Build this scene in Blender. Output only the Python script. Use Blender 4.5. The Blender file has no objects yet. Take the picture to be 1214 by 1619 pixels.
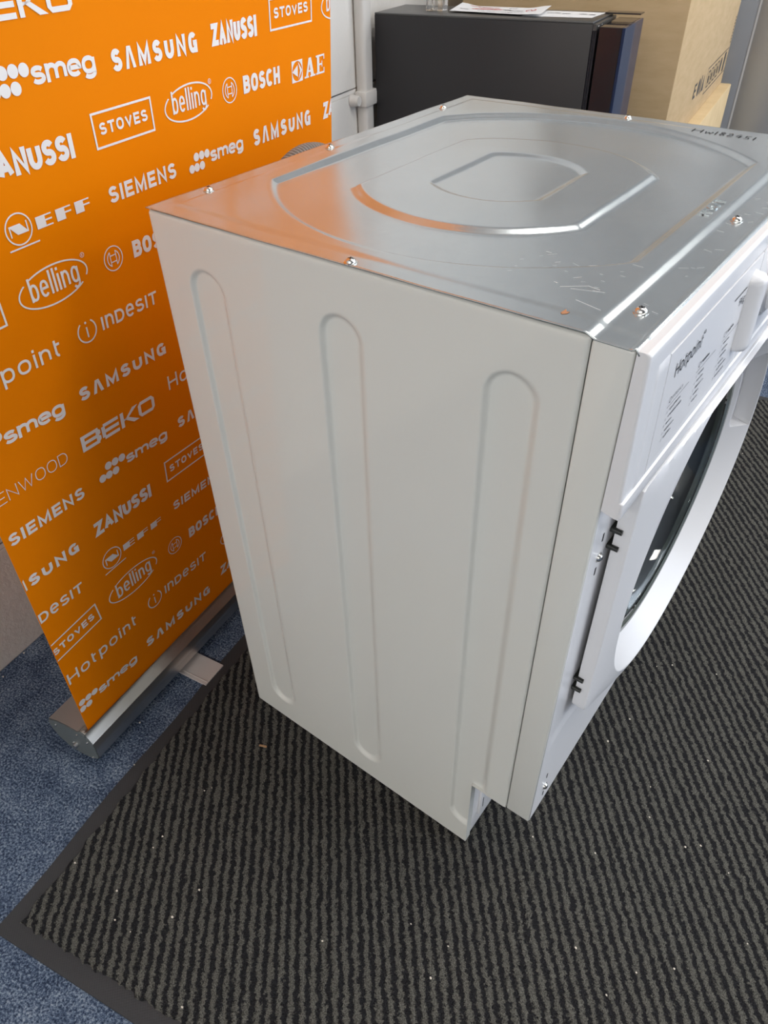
import bpy, bmesh, math, random
from mathutils import Vector, Matrix
random.seed(7)
SC = bpy.context.scene
COL = SC.collection

# ------------------------------------------------------------------ camera, world, exposure
def setup_camera():
    cd = bpy.data.cameras.new('camera'); co = bpy.data.objects.new('camera', cd); COL.objects.link(co)
    cd.sensor_fit = 'HORIZONTAL'; cd.sensor_width = 36.0; cd.lens = 1139.0711 / 1214 * 36.0
    cd.clip_start = 0.02; cd.clip_end = 60
    r = Vector((0.79787217, 0.60245627, -0.02112929))
    d = Vector((0.38096338, -0.53107885, -0.75685015))
    f = Vector((-0.46719044, 0.59582018, -0.65324681))
    m = Matrix((( r.x, -d.x, -f.x, 0.6338), (r.y, -d.y, -f.y, -0.4420), (r.z, -d.z, -f.z, 1.0612), (0, 0, 0, 1)))
    co.matrix_world = m
    SC.camera = co
setup_camera()
SC.view_settings.view_transform = 'Standard'
SC.view_settings.look = 'None'
SC.view_settings.gamma = 1.0
SC.view_settings.use_curve_mapping = False
SC.view_settings.exposure = 0.25
w = bpy.data.worlds.new('world'); SC.world = w; w.use_nodes = True
w.node_tree.nodes['Background'].inputs[0].default_value = (0.75, 0.86, 1.0, 1)
w.node_tree.nodes['Background'].inputs[1].default_value = 1.0

ANG = math.radians(9.2)                       # the room stands turned against the washing machine
CX, SX = math.cos(ANG), math.sin(ANG)
def rw(a, b, z=0.0):                          # room coordinates -> world
    return Vector((a * CX - b * SX, a * SX + b * CX, z))
ROOMM = Matrix.Rotation(ANG, 4, 'Z')

def area_light(name, loc, rot, sx, sy, power, col):
    ld = bpy.data.lights.new(name, 'AREA'); ld.shape = 'RECTANGLE'; ld.size = sx; ld.size_y = sy
    ld.energy = power; ld.color = col
    o = bpy.data.objects.new(name, ld); COL.objects.link(o)
    o.matrix_world = ROOMM @ Matrix.Translation(loc) @ rot.to_4x4()
    return o
# daylight through the shop windows (they are in wall_right, beyond the right of the picture)
area_light('window_daylight', Vector((4.36, 2.75, 1.45)), Matrix.Rotation(math.radians(90), 3, 'Y'), 2.1, 5.0, 82, (0.80, 0.88, 1.0))

# ------------------------------------------------------------------ colours and materials
def lin(c):
    c = c / 255.0
    return c / 12.92 if c <= 0.04045 else ((c + 0.055) / 1.055) ** 2.4
def rgb(r, g, b): return (lin(r), lin(g), lin(b), 1.0)
class M:
    def __init__(s, name, col, rough=0.5, metal=0.0, spec=0.5, coat=0.0, trans=0.0, ior=1.45):
        s.m = bpy.data.materials.new(name); s.m.use_nodes = True
        s.t = s.m.node_tree; s.p = s.t.nodes['Principled BSDF']
        i = s.p.inputs
        i['Base Color'].default_value = col; i['Roughness'].default_value = rough; i['Metallic'].default_value = metal
        i['Specular IOR Level'].default_value = spec; i['Coat Weight'].default_value = coat
        i['Transmission Weight'].default_value = trans; i['IOR'].default_value = ior
    def n(s, typ, **kw):
        x = s.t.nodes.new(typ)
        for k, v in kw.items(): setattr(x, k, v)
        return x
    def l(s, a, b): s.t.links.new(a, b)
    def coords(s, rot=0.0, scale=(1, 1, 1), loc=(0, 0, 0)):
        tc = s.n('ShaderNodeTexCoord'); mp = s.n('ShaderNodeMapping')
        mp.inputs['Rotation'].default_value = (0, 0, rot) if not isinstance(rot, tuple) else rot
        mp.inputs['Scale'].default_value = scale; mp.inputs['Location'].default_value = loc
        s.l(tc.outputs['Object'], mp.inputs[0]); return mp.outputs[0]
    def noise(s, vec, scale, detail=3, rough=0.55, dist=0.0):
        x = s.n('ShaderNodeTexNoise'); x.inputs['Scale'].default_value = scale; x.inputs['Detail'].default_value = detail
        x.inputs['Roughness'].default_value = rough; x.inputs['Distortion'].default_value = dist
        s.l(vec, x.inputs['Vector']); return x
    def ramp(s, fac, stops):
        x = s.n('ShaderNodeValToRGB'); e = x.color_ramp.elements
        e[0].position, e[0].color = stops[0]; e[1].position, e[1].color = stops[-1]
        for p, c in stops[1:-1]:
            q = e.new(p); q.color = c
        s.l(fac, x.inputs[0]); return x.outputs[0]
    def math(s, op, a, b=None, clamp=False):
        x = s.n('ShaderNodeMath', operation=op); x.use_clamp = clamp
        for k, v in enumerate((a, b)):
            if v is None: continue
            if isinstance(v, (int, float)): x.inputs[k].default_value = v
            else: s.l(v, x.inputs[k])
        return x.outputs[0]
    def bump(s, h, strength, dist):
        b = s.n('ShaderNodeBump'); b.inputs['Strength'].default_value = strength; b.inputs['Distance'].default_value = dist
        s.l(h, b.inputs['Height']); s.l(b.outputs[0], s.p.inputs['Normal']); return b
    def base(s, c): s.l(c, s.p.inputs['Base Color'])
    def roughness(s, c): s.l(c, s.p.inputs['Roughness'])
def g(v, a=1.0): return (v, v, v, a)

MAT = {}
def add(key, *a, **k):
    MAT[key] = M(key, *a, **k); return MAT[key]
add('enamel', (0.69, 0.705, 0.68, 1), 0.16, spec=0.6)
x = MAT['enamel']; n = x.noise(x.coords(), 9, 2); x.roughness(x.ramp(n.outputs[0], [(0.3, g(0.055)), (0.7, g(0.10))]))
add('white_plastic', (0.76, 0.77, 0.80, 1), 0.28, spec=0.5)
x = MAT['white_plastic']; n = x.noise(x.coords(), 1500, 2); x.bump(n.outputs[0], 0.04, 0.0004)
add('grey_print', (0.05, 0.05, 0.06, 1), 0.5)
add('black_ink', (0.012, 0.012, 0.014, 1), 0.5)
x = add('galvanised', (0.74, 0.76, 0.77, 1), 0.2, metal=0.80)
v = x.coords(); vo = x.n('ShaderNodeTexVoronoi'); vo.inputs['Scale'].default_value = 130; x.l(v, vo.inputs['Vector'])
nn = x.noise(v, 5, 3)
st = x.noise(x.coords(scale=(6, 90, 1)), 3, 4)
r1 = x.math('MULTIPLY', vo.outputs['Color'], 0.012); r2 = x.math('MULTIPLY', nn.outputs[0], 0.07); r3 = x.math('MULTIPLY', st.outputs[0], 0.03)
x.roughness(x.math('ADD', x.math('ADD', r1, r2), x.math('ADD', r3, 0.185)))
x.base(x.ramp(x.math('ADD', x.math('MULTIPLY', vo.outputs['Color'], 0.15), x.math('MULTIPLY', nn.outputs[0], 0.85)), [(0.2, (0.50, 0.55, 0.57, 1)), (0.8, (0.63, 0.68, 0.70, 1))]))
add('scratch', (0.9, 0.91, 0.92, 1), 0.45, metal=0.6)
add('rust', (0.42, 0.20, 0.10, 1), 0.6)
add('screw_steel', (0.72, 0.72, 0.70, 1), 0.22, metal=1.0)
add('dark_steel', (0.10, 0.10, 0.10, 1), 0.4, metal=0.8)
add('cavity', (0.012, 0.012, 0.013, 1), 0.7)
add('pin_black', (0.02, 0.022, 0.02, 1), 0.3)
add('door_glass', (0.80, 0.86, 0.88, 1), 0.01, trans=1.0, ior=1.5)
add('glass_ring', (0.10, 0.115, 0.105, 1), 0.08, spec=0.9)
add('rubber_seal', (0.10, 0.105, 0.12, 1), 0.5)
add('drum_steel', (0.12, 0.125, 0.14, 1), 0.3, metal=0.9)
add('red_sticker', (0.55, 0.05, 0.03, 1), 0.4)
add('hose_grey', (0.26, 0.255, 0.25, 1), 0.5)
x = add('orange_vinyl', (0.83, 0.225, 0.0, 1), 0.5, spec=0.06)
n = x.noise(x.coords(scale=(1, 1, 0.3)), 2.5, 3); x.base(x.ramp(n.outputs[0], [(0.25, (0.79, 0.208, 0.0, 1)), (0.75, (0.86, 0.24, 0.001, 1))]))
x.bump(x.noise(x.coords(), 900, 2).outputs[0], 0.03, 0.0004)
add('white_ink', (0.80, 0.78, 0.78, 1), 0.36)
x = add('aluminium', (0.62, 0.61, 0.59, 1), 0.34, metal=1.0)
add('end_cap', (0.11, 0.125, 0.13, 1), 0.42)
add('foot_metal', (0.66, 0.62, 0.60, 1), 0.5, metal=0.3)
# carpet
x = add('carpet_blue', (0.02, 0.04, 0.09, 1), 0.95, spec=0.1)
v = x.coords(); n1 = x.noise(v, 300, 3, 0.75); n2 = x.noise(v, 26, 3)
x.base(x.ramp(x.math('ADD', x.math('MULTIPLY', n1.outputs[0], 0.8), x.math('MULTIPLY', n2.outputs[0], 0.2)),
   [(0.36, (0.016, 0.025, 0.052, 1)), (0.48, (0.072, 0.104, 0.175, 1)), (0.56, (0.21, 0.27, 0.37, 1)), (0.68, (0.46, 0.52, 0.60, 1))]))
x.bump(n1.outputs[0], 1.0, 0.006)
# mat pile: two-tone charcoal cord woven on the diagonal
x = add('mat_pile', (0.02, 0.02, 0.02, 1), 0.95, spec=0.12)
v = x.coords(); sp = x.n('ShaderNodeSeparateXYZ'); x.l(v, sp.inputs[0])
p = x.math('ADD', x.math('MULTIPLY', sp.outputs[0], 0.7604), x.math('MULTIPLY', sp.outputs[1], 0.6494))
wob = x.noise(v, 62, 2, 0.6); wob2 = x.noise(v, 230, 3, 0.7)
ph = x.math('ADD', x.math('MULTIPLY', p, 2 * math.pi / 0.01385), x.math('ADD', x.math('MULTIPLY', x.math('SUBTRACT', wob.outputs[0], 0.5), 4.2), x.math('MULTIPLY', x.math('SUBTRACT', wob2.outputs[0], 0.5), 6.5)))
s1 = x.math('SINE', ph)
tuft = x.noise(v, 620, 3, 0.65)
mixv = x.math('ADD', x.math('MULTIPLY', s1, 0.5), 0.5)
colr = x.ramp(mixv, [(0.30, (0.019, 0.019, 0.0215, 1)), (0.72, (0.116, 0.114, 0.102, 1))])
mul = x.n('ShaderNodeMix', data_type='RGBA', blend_type='MULTIPLY'); mul.inputs[0].default_value = 1.0
x.l(colr, mul.inputs[6]); x.l(x.ramp(tuft.outputs[0], [(0.33, g(0.30)), (0.67, g(1.75))]), mul.inputs[7]); x.base(mul.outputs[2])
x.bump(x.math('ADD', x.math('MULTIPLY', mixv, 0.55), x.math('MULTIPLY', tuft.outputs[0], 0.7)), 0.9, 0.006)
x = add('mat_rubber', (0.038, 0.038, 0.041, 1), 0.55, spec=0.35)
vo = x.n('ShaderNodeTexVoronoi'); vo.inputs['Scale'].default_value = 330; vo.inputs['Randomness'].default_value = 0.1
x.l(x.coords(rot=0.75), vo.inputs['Vector']); x.bump(vo.outputs['Distance'], 0.5, 0.001)
add('crumb', (0.72, 0.66, 0.58, 1), 0.7)
add('splinter', (0.42, 0.25, 0.13, 1), 0.7)
# painted block wall
x = add('block_paint', (0.72, 0.70, 0.665, 1), 0.6)
v = x.coords(rot=(math.radians(90), 0, math.radians(90)))
tc = x.n('ShaderNodeTexCoord'); sp = x.n('ShaderNodeSeparateXYZ'); x.l(tc.outputs['Object'], sp.inputs[0])
cb = x.n('ShaderNodeCombineXYZ'); x.l(x.math('ADD', sp.outputs[1], 0.08), cb.inputs[0]); x.l(x.math('ADD', sp.outputs[2], 0.006), cb.inputs[1])
br = x.n('ShaderNodeTexBrick'); br.offset = 0.5
br.inputs['Scale'].default_value = 1.0; br.inputs['Brick Width'].default_value = 0.45; br.inputs['Row Height'].default_value = 0.232
br.inputs['Mortar Size'].default_value = 0.007; br.inputs['Mortar Smooth'].default_value = 0.5
br.inputs['Color1'].default_value = g(1); br.inputs['Color2'].default_value = g(0.96); br.inputs['Mortar'].default_value = g(0)
x.l(cb.outputs[0], br.inputs['Vector'])
nz = x.noise(tc.outputs['Object'], 55, 5, 0.7)
b1 = x.n('ShaderNodeBump'); b1.inputs['Strength'].default_value = 0.9; b1.inputs['Distance'].default_value = 0.008; x.l(br.outputs['Color'], b1.inputs['Height'])
b2 = x.n('ShaderNodeBump'); b2.inputs['Strength'].default_value = 0.5; b2.inputs['Distance'].default_value = 0.004; x.l(nz.outputs[0], b2.inputs['Height'])
x.l(b1.outputs[0], b2.inputs['Normal']); x.l(b2.outputs[0], x.p.inputs['Normal'])
x = add('wall_paint', (0.70, 0.69, 0.67, 1), 0.7); x.bump(x.noise(x.coords(), 60, 4).outputs[0], 0.2, 0.002)
x = add('ceiling_tile', (0.55, 0.55, 0.54, 1), 0.8); x.bump(x.noise(x.coords(), 140, 4).outputs[0], 0.3, 0.002)
x = add('dark_wall', (0.20, 0.20, 0.205, 1), 0.7); x.bump(x.noise(x.coords(), 60, 4).outputs[0], 0.2, 0.002)
add('pipe_paint', (0.66, 0.64, 0.61, 1), 0.4)
x = add('black_cabinet', (0.018, 0.017, 0.019, 1), 0.42, spec=0.5); x.bump(x.noise(x.coords(), 700, 2).outputs[0], 0.05, 0.0005)
add('black_top', (0.06, 0.06, 0.06, 1), 0.32, spec=0.6)
add('black_gloss', (0.02, 0.02, 0.024, 1), 0.05, spec=0.7)
add('painted_reflection_glass', (0.018, 0.032, 0.075, 1), 0.06, spec=0.3)  # dark cooler door glass; its blue base colour paints in a reflection
add('gasket', (0.012, 0.013, 0.02, 1), 0.4)
x = add('cardboard', (0.53, 0.38, 0.215, 1), 0.85, spec=0.2)
v = x.coords(scale=(1, 1, 4)); n = x.noise(v, 12, 4); x.base(x.ramp(n.outputs[0], [(0.3, (0.50, 0.36, 0.20, 1)), (0.7, (0.57, 0.415, 0.245, 1))]))
x.bump(x.noise(v, 300, 2).outputs[0], 0.05, 0.001)
x = add('cardboard_light', (0.62, 0.46, 0.26, 1), 0.8, spec=0.2)
n = x.noise(x.coords(), 14, 4); x.base(x.ramp(n.outputs[0], [(0.3, (0.58, 0.43, 0.24, 1)), (0.7, (0.66, 0.50, 0.29, 1))]))
add('carton_ink', (0.07, 0.065, 0.06, 1), 0.7)
add('paper', (0.82, 0.82, 0.83, 1), 0.6)
add('red_ink', (0.55, 0.05, 0.04, 1), 0.6)
add('acrylic', (0.97, 0.98, 0.99, 1), 0.08, trans=0.92, ior=1.12)
x = add('fridge_steel', (0.42, 0.43, 0.45, 1), 0.34, metal=0.45); x.roughness(x.ramp(x.noise(x.coords(scale=(1, 1, 0.3)), 5, 3).outputs[0], [(0.3, g(0.28)), (0.7, g(0.42))]))
add('frame_grey', (0.55, 0.55, 0.55, 1), 0.4)
x = add('window_glass', (1, 1, 1, 1), 0.0, trans=1.0, ior=1.0)
def emit(key, col, s):
    x = add(key, (0.8, 0.8, 0.8, 1), 0.4); x.p.inputs['Emission Color'].default_value = col; x.p.inputs['Emission Strength'].default_value = s
emit('lamp_diffuser', (1.0, 0.97, 0.92, 1), 5.0)

# ------------------------------------------------------------------ object helpers
def link_mesh(name, me, mat, parent=None, smooth=None):
    o = bpy.data.objects.new(name, me); COL.objects.link(o)
    for k in (mat if isinstance(mat, (list, tuple)) else [mat]):
        me.materials.append(MAT[k].m)
    if parent is not None: o.parent = parent
    if smooth is not None:
        for p in me.polygons: p.use_smooth = True
        if smooth > 0: me.set_sharp_from_angle(angle=math.radians(smooth))
    return o
def obj(name, bm, mat, parent=None, smooth=None):
    bmesh.ops.recalc_face_normals(bm, faces=bm.faces)
    me = bpy.data.meshes.new(name); bm.to_mesh(me); bm.free()
    return link_mesh(name, me, mat, parent, smooth)
def pyd(name, V, F, mat, parent=None, smooth=None, mi=None):
    me = bpy.data.meshes.new(name); me.from_pydata([tuple(v) for v in V], [], F); me.update()
    if mi:
        for p, k in zip(me.polygons, mi): p.material_index = k
    return link_mesh(name, me, mat, parent, smooth)
def tag(o, label=None, cat=None, group=None, kind=None):
    if label: o['label'] = label
    if cat: o['category'] = cat
    if group: o['group'] = group
    if kind: o['kind'] = kind
    return o
def thing(name, label, cat, loc=(0, 0, 0), rz=0.0, group=None):
    o = bpy.data.objects.new(name, None); COL.objects.link(o); o.empty_display_size = 0.05
    o.location = loc; o.rotation_euler = (0, 0, rz)
    return tag(o, label, cat, group)
def add_box(bm, x0, x1, y0, y1, z0, z1, bev=0.0, seg=2):
    r = bmesh.ops.create_cube(bm, size=1.0)
    vs = r['verts']
    for v in vs:
        v.co = Vector(((x0 + x1) / 2 + v.co.x * (x1 - x0), (y0 + y1) / 2 + v.co.y * (y1 - y0), (z0 + z1) / 2 + v.co.z * (z1 - z0)))
    if bev > 0:
        es = list({e for v in vs for e in v.link_edges})
        bmesh.ops.bevel(bm, geom=es, offset=bev, segments=seg, profile=0.5, affect='EDGES')
    return vs
def box(name, x0, x1, y0, y1, z0, z1, mat, parent=None, bev=0.0, seg=2):
    bm = bmesh.new(); add_box(bm, x0, x1, y0, y1, z0, z1, bev, seg)
    return obj(name, bm, mat, parent, 30 if bev > 0 else None)
def add_cyl(bm, c, axis, r0, r1, h, n=24):
    q = Vector((0, 0, 1)).rotation_difference(Vector(axis)).to_matrix().to_4x4()
    m = Matrix.Translation(Vector(c) + Vector(axis).normalized() * h / 2) @ q
    return bmesh.ops.create_cone(bm, cap_ends=True, segments=n, radius1=r0, radius2=r1, depth=h, matrix=m)['verts']
def add_tube(bm, pts, rad, n=12, closed=False):
    pts = [Vector(p) for p in pts]; rings = []; up = Vector((0.03, 0.02, 1)).normalized()
    for i, p in enumerate(pts):
        a = pts[max(i - 1, 0)]; b = pts[min(i + 1, len(pts) - 1)]
        t = (b - a).normalized(); s = t.cross(up)
        if s.length < 1e-4: s = t.cross(Vector((1, 0, 0)))
        s.normalize(); u = s.cross(t)
        r = rad(i) if callable(rad) else rad
        rings.append([bm.verts.new(p + (s * math.cos(2 * math.pi * k / n) + u * math.sin(2 * math.pi * k / n)) * r) for k in range(n)])
    for a, b in zip(rings[:-1], rings[1:]):
        for k in range(n): bm.faces.new((a[k], a[(k + 1) % n], b[(k + 1) % n], b[k]))
    bm.faces.new(rings[0][::-1]); bm.faces.new(rings[-1])
def lathe(bm, c, axis, prof, n=32, cap=True):      # prof: (radius, height along axis)
    q = Vector((0, 0, 1)).rotation_difference(Vector(axis)).to_matrix()
    rings = []
    for r, h in prof:
        rings.append([bm.verts.new(Vector(c) + q @ Vector((r * math.cos(2 * math.pi * k / n), r * math.sin(2 * math.pi * k / n), h))) for k in range(n)])
    for a, b in zip(rings[:-1], rings[1:]):
        for k in range(n): bm.faces.new((a[k], a[(k + 1) % n], b[(k + 1) % n], b[k]))
    if cap:
        bm.faces.new(rings[-1]); bm.faces.new(rings[0][::-1])
def sstep(t):
    t = min(1.0, max(0.0, t)); return t * t * (3 - 2 * t)
def lines(breaks, step):                           # grid lines through all breaks, subdivided to a step
    out = []
    breaks = sorted(set(breaks))
    for a, b in zip(breaks[:-1], breaks[1:]):
        k = max(1, int(round((b - a) / step)))
        out += [a + (b - a) * i / k for i in range(k)]
    return out + [breaks[-1]]
def hfield(name, us, vs, fn, mat, parent=None, keep=None, smooth=0, flip=False):
    V = [fn(u, v) for v in vs for u in us]; nu = len(us); F = []
    for j in range(len(vs) - 1):
        for i in range(nu - 1):
            if keep and not keep((us[i] + us[i + 1]) / 2, (vs[j] + vs[j + 1]) / 2): continue
            a = j * nu + i
            q = (a, a + 1, a + nu + 1, a + nu)
            F.append(q[::-1] if flip else q)
    return pyd(name, V, F, mat, parent, smooth)

# ------------------------------------------------------------------ lettering
_tc = {}
def text_raw(s, offset=0.0, shear=0.0, spacing=1.0):
    k = (s, offset, shear, spacing)
    if k in _tc: return _tc[k]
    cu = bpy.data.curves.new('t', 'FONT'); cu.body = s; cu.offset = offset; cu.shear = shear; cu.space_character = spacing
    cu.resolution_u = 4
    o = bpy.data.objects.new('t', cu); COL.objects.link(o)
    dg = bpy.context.evaluated_depsgraph_get(); dg.update()
    me = bpy.data.meshes.new_from_object(o.evaluated_get(dg))
    V = [(v.co.x, v.co.y) for v in me.vertices]; F = [tuple(p.vertices) for p in me.polygons]
    bpy.data.objects.remove(o); bpy.data.curves.remove(cu); bpy.data.meshes.remove(me)
    _tc[k] = (V, F); return V, F
def _arc(cx, cy, rx, ry, t0, t1, n=14):
    return [(cx + rx * math.cos(math.radians(t0 + (t1 - t0) * i / n)), cy + ry * math.sin(math.radians(t0 + (t1 - t0) * i / n))) for i in range(n + 1)]
def _o(cx, cy, rx, ry, t0=90, t1=450, n=28, e=0.86):
    out = []
    for i in range(n + 1):
        t = math.radians(t0 + (t1 - t0) * i / n); c, s_ = math.cos(t), math.sin(t)
        out.append((cx + rx * math.copysign(abs(c) ** e, c), cy + ry * math.copysign(abs(s_) ** e, s_)))
    return out
XH = 0.72                                          # x-height of the drawn lower case
GL = {  # letter: (width, strokes) on a unit cap height
 'A': (1.05, [[(0, 0), (.5, 1), (1, 0)], [(.2, .34), (.8, .34)]]), 'B': (.9, [[(.62, .52), (0, .52), (0, 1), (.6, 1)] , [(0, .52), (0, 0), (.65, 0)], _arc(.6, .76, .34, .24, 90, -90), _arc(.65, .26, .35, .26, 90, -90)]),
 'C': (.95, [_o(.5, .5, .5, .5, 42, 318)]), 'D': (.95, [[(.5, 0), (0, 0), (0, 1), (.5, 1)], _arc(.45, .5, .55, .5, 90, -90)]),
 'E': (.8, [[(1, 1), (0, 1), (0, 0), (1, 0)], [(0, .5), (.88, .5)]]), 'F': (.75, [[(1, 1), (0, 1), (0, 0)], [(0, .5), (.85, .5)]]),
 'G': (1.0, [_o(.5, .5, .5, .5, 42, 350) , [(.55, .47), (.985, .47), (.985, 0)]]), 'H': (.92, [[(0, 0), (0, 1)], [(1, 0), (1, 1)], [(0, .5), (1, .5)]]),
 'I': (0.0, [[(.5, 0), (.5, 1)]]), 'K': (.92, [[(0, 0), (0, 1)], [(.95, 1), (.08, .42)], [(.35, .6), (1, 0)]]),
 'M': (1.18, [[(0, 0), (0, 1), (.5, .08), (1, 1), (1, 0)]]), 'N': (.95, [[(0, 0), (0, 1), (1, 0), (1, 1)]]),
 'O': (1.0, [_o(.5, .5, .5, .5)]), 'R': (.9, [[(0, 0), (0, 1), (.6, 1)], _arc(.6, .76, .36, .24, 90, -90), [(.6, .52), (0, .52)], [(.5, .52), (1, 0)]]),
 'S': (.88, [_arc(.5, .755, .46, .245, 22, 270) + _arc(.5, .26, .5, .26, 82, -160)]), 'T': (.9, [[(0, 1), (1, 1)], [(.5, 1), (.5, 0)]]),
 'U': (.92, [[(0, 1), (0, .38)] + _arc(.5, .38, .5, .38, 180, 360)[1:] + [(1, 1)]]), 'V': (1.0, [[(0, 1), (.5, 0), (1, 1)]]),
 'W': (1.45, [[(0, 1), (.26, 0), (.5, .95), (.74, 0), (1, 1)]]), 'Z': (.85, [[(0, 1), (1, 1), (0, 0), (1, 0)]]),
 'P': (.85, [[(0, 0), (0, 1), (.6, 1)], _arc(.6, .74, .38, .26, 90, -90), [(.6, .48), (0, .48)]]), 'L': (.75, [[(0, 1), (0, 0), (1, 0)]]),
 's': (.62, [_arc(.5, .755 * XH, .46, .245 * XH, 22, 270) + _arc(.5, .26 * XH, .5, .26 * XH, 82, -160)]),
 'm': (1.08, [[(0, 0), (0, XH)], [(0, XH * .6)] + _arc(.26, XH * .68, .24, XH * .32, 165, 0) + [(.5, 0)], [(.5, XH * .6)] + _arc(.76, XH * .68, .24, XH * .32, 165, 0) + [(1, 0)]]),
 'n': (.64, [[(0, 0), (0, XH)], [(0, XH * .55)] + _arc(.5, XH * .62, .5, XH * .38, 165, 0) + [(1, 0)]]),
 'e': (.70, [[(.03, XH * .52), (1, XH * .52)] + _o(.5, XH * .5, .5, XH * .5, 5, 318)]),
 'g': (.68, [_o(.5, XH * .5, .5, XH * .5), [(1, XH), (1, -.08)] + _arc(.5, -.06, .5, .24, 0, -150)]),
 'b': (.68, [[(0, 1.06), (0, 0)], _o(.5, XH * .5, .5, XH * .5)]), 'l': (0.0, [[(.5, 0), (.5, 1.06)]]),
 'i': (0.0, [[(.5, 0), (.5, XH)], [(.5, 1.02), (.5, 1.005)]]), 'o': (.76, [_o(.5, XH * .5, .5, XH * .5)]),
 't': (.42, [[(.2, 1.02), (.2, .2)] + _arc(.62, .2, .42, .2, 180, 275), [(.2, XH), (1, XH)]]), 'p': (.72, [[(0, XH), (0, -.30)], _o(.5, XH * .5, .5, XH * .5)])}
class Ink:                                         # flat print in a local (s, v) plane
    def __init__(s): s.V = []; s.F = []; s.starts = set()
    def poly(s, pts):
        k = len(s.V); s.starts.add(k); s.V += pts; s.F.append(tuple(range(k, k + len(pts))))
    def quadstrip(s, A, B, closed=True):
        k = len(s.V); s.starts.add(k); n = len(A); s.V += A + B
        for i in range(n if closed else n - 1):
            j = (i + 1) % n; s.F.append((k + i, k + j, k + n + j, k + n + i))
    def ell(s, c, a, b, n=24):
        s.poly([(c[0] + a * math.cos(2 * math.pi * i / n), c[1] + b * math.sin(2 * math.pi * i / n)) for i in range(n)])
    def ring(s, c, a, b, w, t0=0.0, t1=360.0, n=48, rot=0.0):
        cr, sr = math.cos(rot), math.sin(rot); A = []; B = []
        full = abs(t1 - t0) >= 360
        for i in range(n if full else n + 1):
            t = math.radians(t0 + (t1 - t0) * i / n)
            for L, d in ((A, 0), (B, -w)):
                px, py = (a + d) * math.cos(t), (b + d) * math.sin(t)
                L.append((c[0] + px * cr - py * sr, c[1] + px * sr + py * cr))
        s.quadstrip(A, B, full)
    def frame(s, x0, x1, y0, y1, w):
        s.quadstrip([(x0, y0), (x1, y0), (x1, y1), (x0, y1)], [(x0 + w, y0 + w), (x1 - w, y0 + w), (x1 - w, y1 - w), (x0 + w, y1 - w)])
    def rect(s, x0, x1, y0, y1): s.poly([(x0, y0), (x1, y0), (x1, y1), (x0, y1)])
    def text(s, t, x0, x1, y0, h, ref='H', offset=0.0, shear=0.0, spacing=1.0):
        V, F = text_raw(t, offset, shear, spacing)
        R, _ = text_raw(ref, offset)
        rh = max(p[1] for p in R); rb = min(p[1] for p in R)
        a = min(p[0] for p in V); b = max(p[0] for p in V)
        k = len(s.V); sx = (x1 - x0) / (b - a); sy = h / (rh - rb)
        s.V += [(x0 + (p[0] - a) * sx, y0 + (p[1] - rb) * sy) for p in V]
        s.F += [tuple(k + i for i in f) for f in F]
    def ribbon(s, pts, w):                         # one stroke of even width with mitred joints
        n = len(pts); A = []; B = []
        closed = math.hypot(pts[0][0] - pts[-1][0], pts[0][1] - pts[-1][1]) < 1e-6
        for i in range(n):
            a = pts[i - 1] if i > 0 else (pts[-2] if closed else None); b = pts[i + 1] if i < n - 1 else (pts[1] if closed else None); p = pts[i]
            def nrm(u, v):
                dx, dy = v[0] - u[0], v[1] - u[1]; L = math.hypot(dx, dy) or 1e-9; return (-dy / L, dx / L)
            if a is None: nx, ny = nrm(p, b); k = 1
            elif b is None: nx, ny = nrm(a, p); k = 1
            else:
                n1, n2 = nrm(a, p), nrm(p, b); mx, my = n1[0] + n2[0], n1[1] + n2[1]; L = math.hypot(mx, my)
                if L < 0.35: nx, ny, k = n1[0], n1[1], 1
                else:
                    nx, ny = mx / L, my / L; k = min(1 / max(0.2, nx * n1[0] + ny * n1[1]), 1.9)
            A.append((p[0] + nx * k * w / 2, p[1] + ny * k * w / 2)); B.append((p[0] - nx * k * w / 2, p[1] - ny * k * w / 2))
        s.quadstrip(A, B, False)
    def drawn(s, t, x0, x1, y0, h, wt, gap=0.30, upper=False):   # letters drawn with a broad pen; wt = pen width / cap height
        W = x1 - x0; pen = wt * h; ws = [GL[c][0] for c in t]
        if upper: ws = [q * (1.22 if c in 'ne' else 1) for q, c in zip(ws, t)]
        nat = sum(ws) + gap * (len(t) - 1)
        free = W - pen * len(t); sc = free / nat; p = x0
        for c, q in zip(t, ws):
            gw = q * sc
            vs = (1 / XH) if (upper and c in 'ne') else 1.0
            for pl in GL[c][1]:
                pts = [(p + pen / 2 + a * gw if q > 0 else p + pen / 2, y0 + pen / 2 + b * vs * (h - pen)) for a, b in pl]
                if len(pl) <= 5 and len(pl) > 1:    # square off free vertical ends
                    pts = list(pts)
                    for e_, f_ in ((0, 1), (-1, -2)):
                        dx, dy = pts[e_][0] - pts[f_][0], pts[e_][1] - pts[f_][1]; L = math.hypot(dx, dy) or 1
                        if abs(dx) < 0.25 * L: pts[e_] = (pts[e_][0], pts[e_][1] + math.copysign(pen / 2, dy))
                        elif abs(dy) < 0.1 * L and c in 'EFZT': pts[e_] = (pts[e_][0] + math.copysign(pen / 2, dx), pts[e_][1])
                s.ribbon(pts, pen)
            p += gw + pen + gap * sc
    def stroke(s, pts, w):
        for (ax, ay), (bx, by) in zip(pts[:-1], pts[1:]):
            dx, dy = bx - ax, by - ay; L = math.hypot(dx, dy) or 1; nx, ny = -dy / L * w / 2, dx / L * w / 2
            ex, ey = dx / L * w / 3, dy / L * w / 3
            s.poly([(ax + nx - ex, ay + ny - ey), (ax - nx - ex, ay - ny - ey), (bx - nx + ex, by - ny + ey), (bx + nx + ex, by + ny + ey)])
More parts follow.
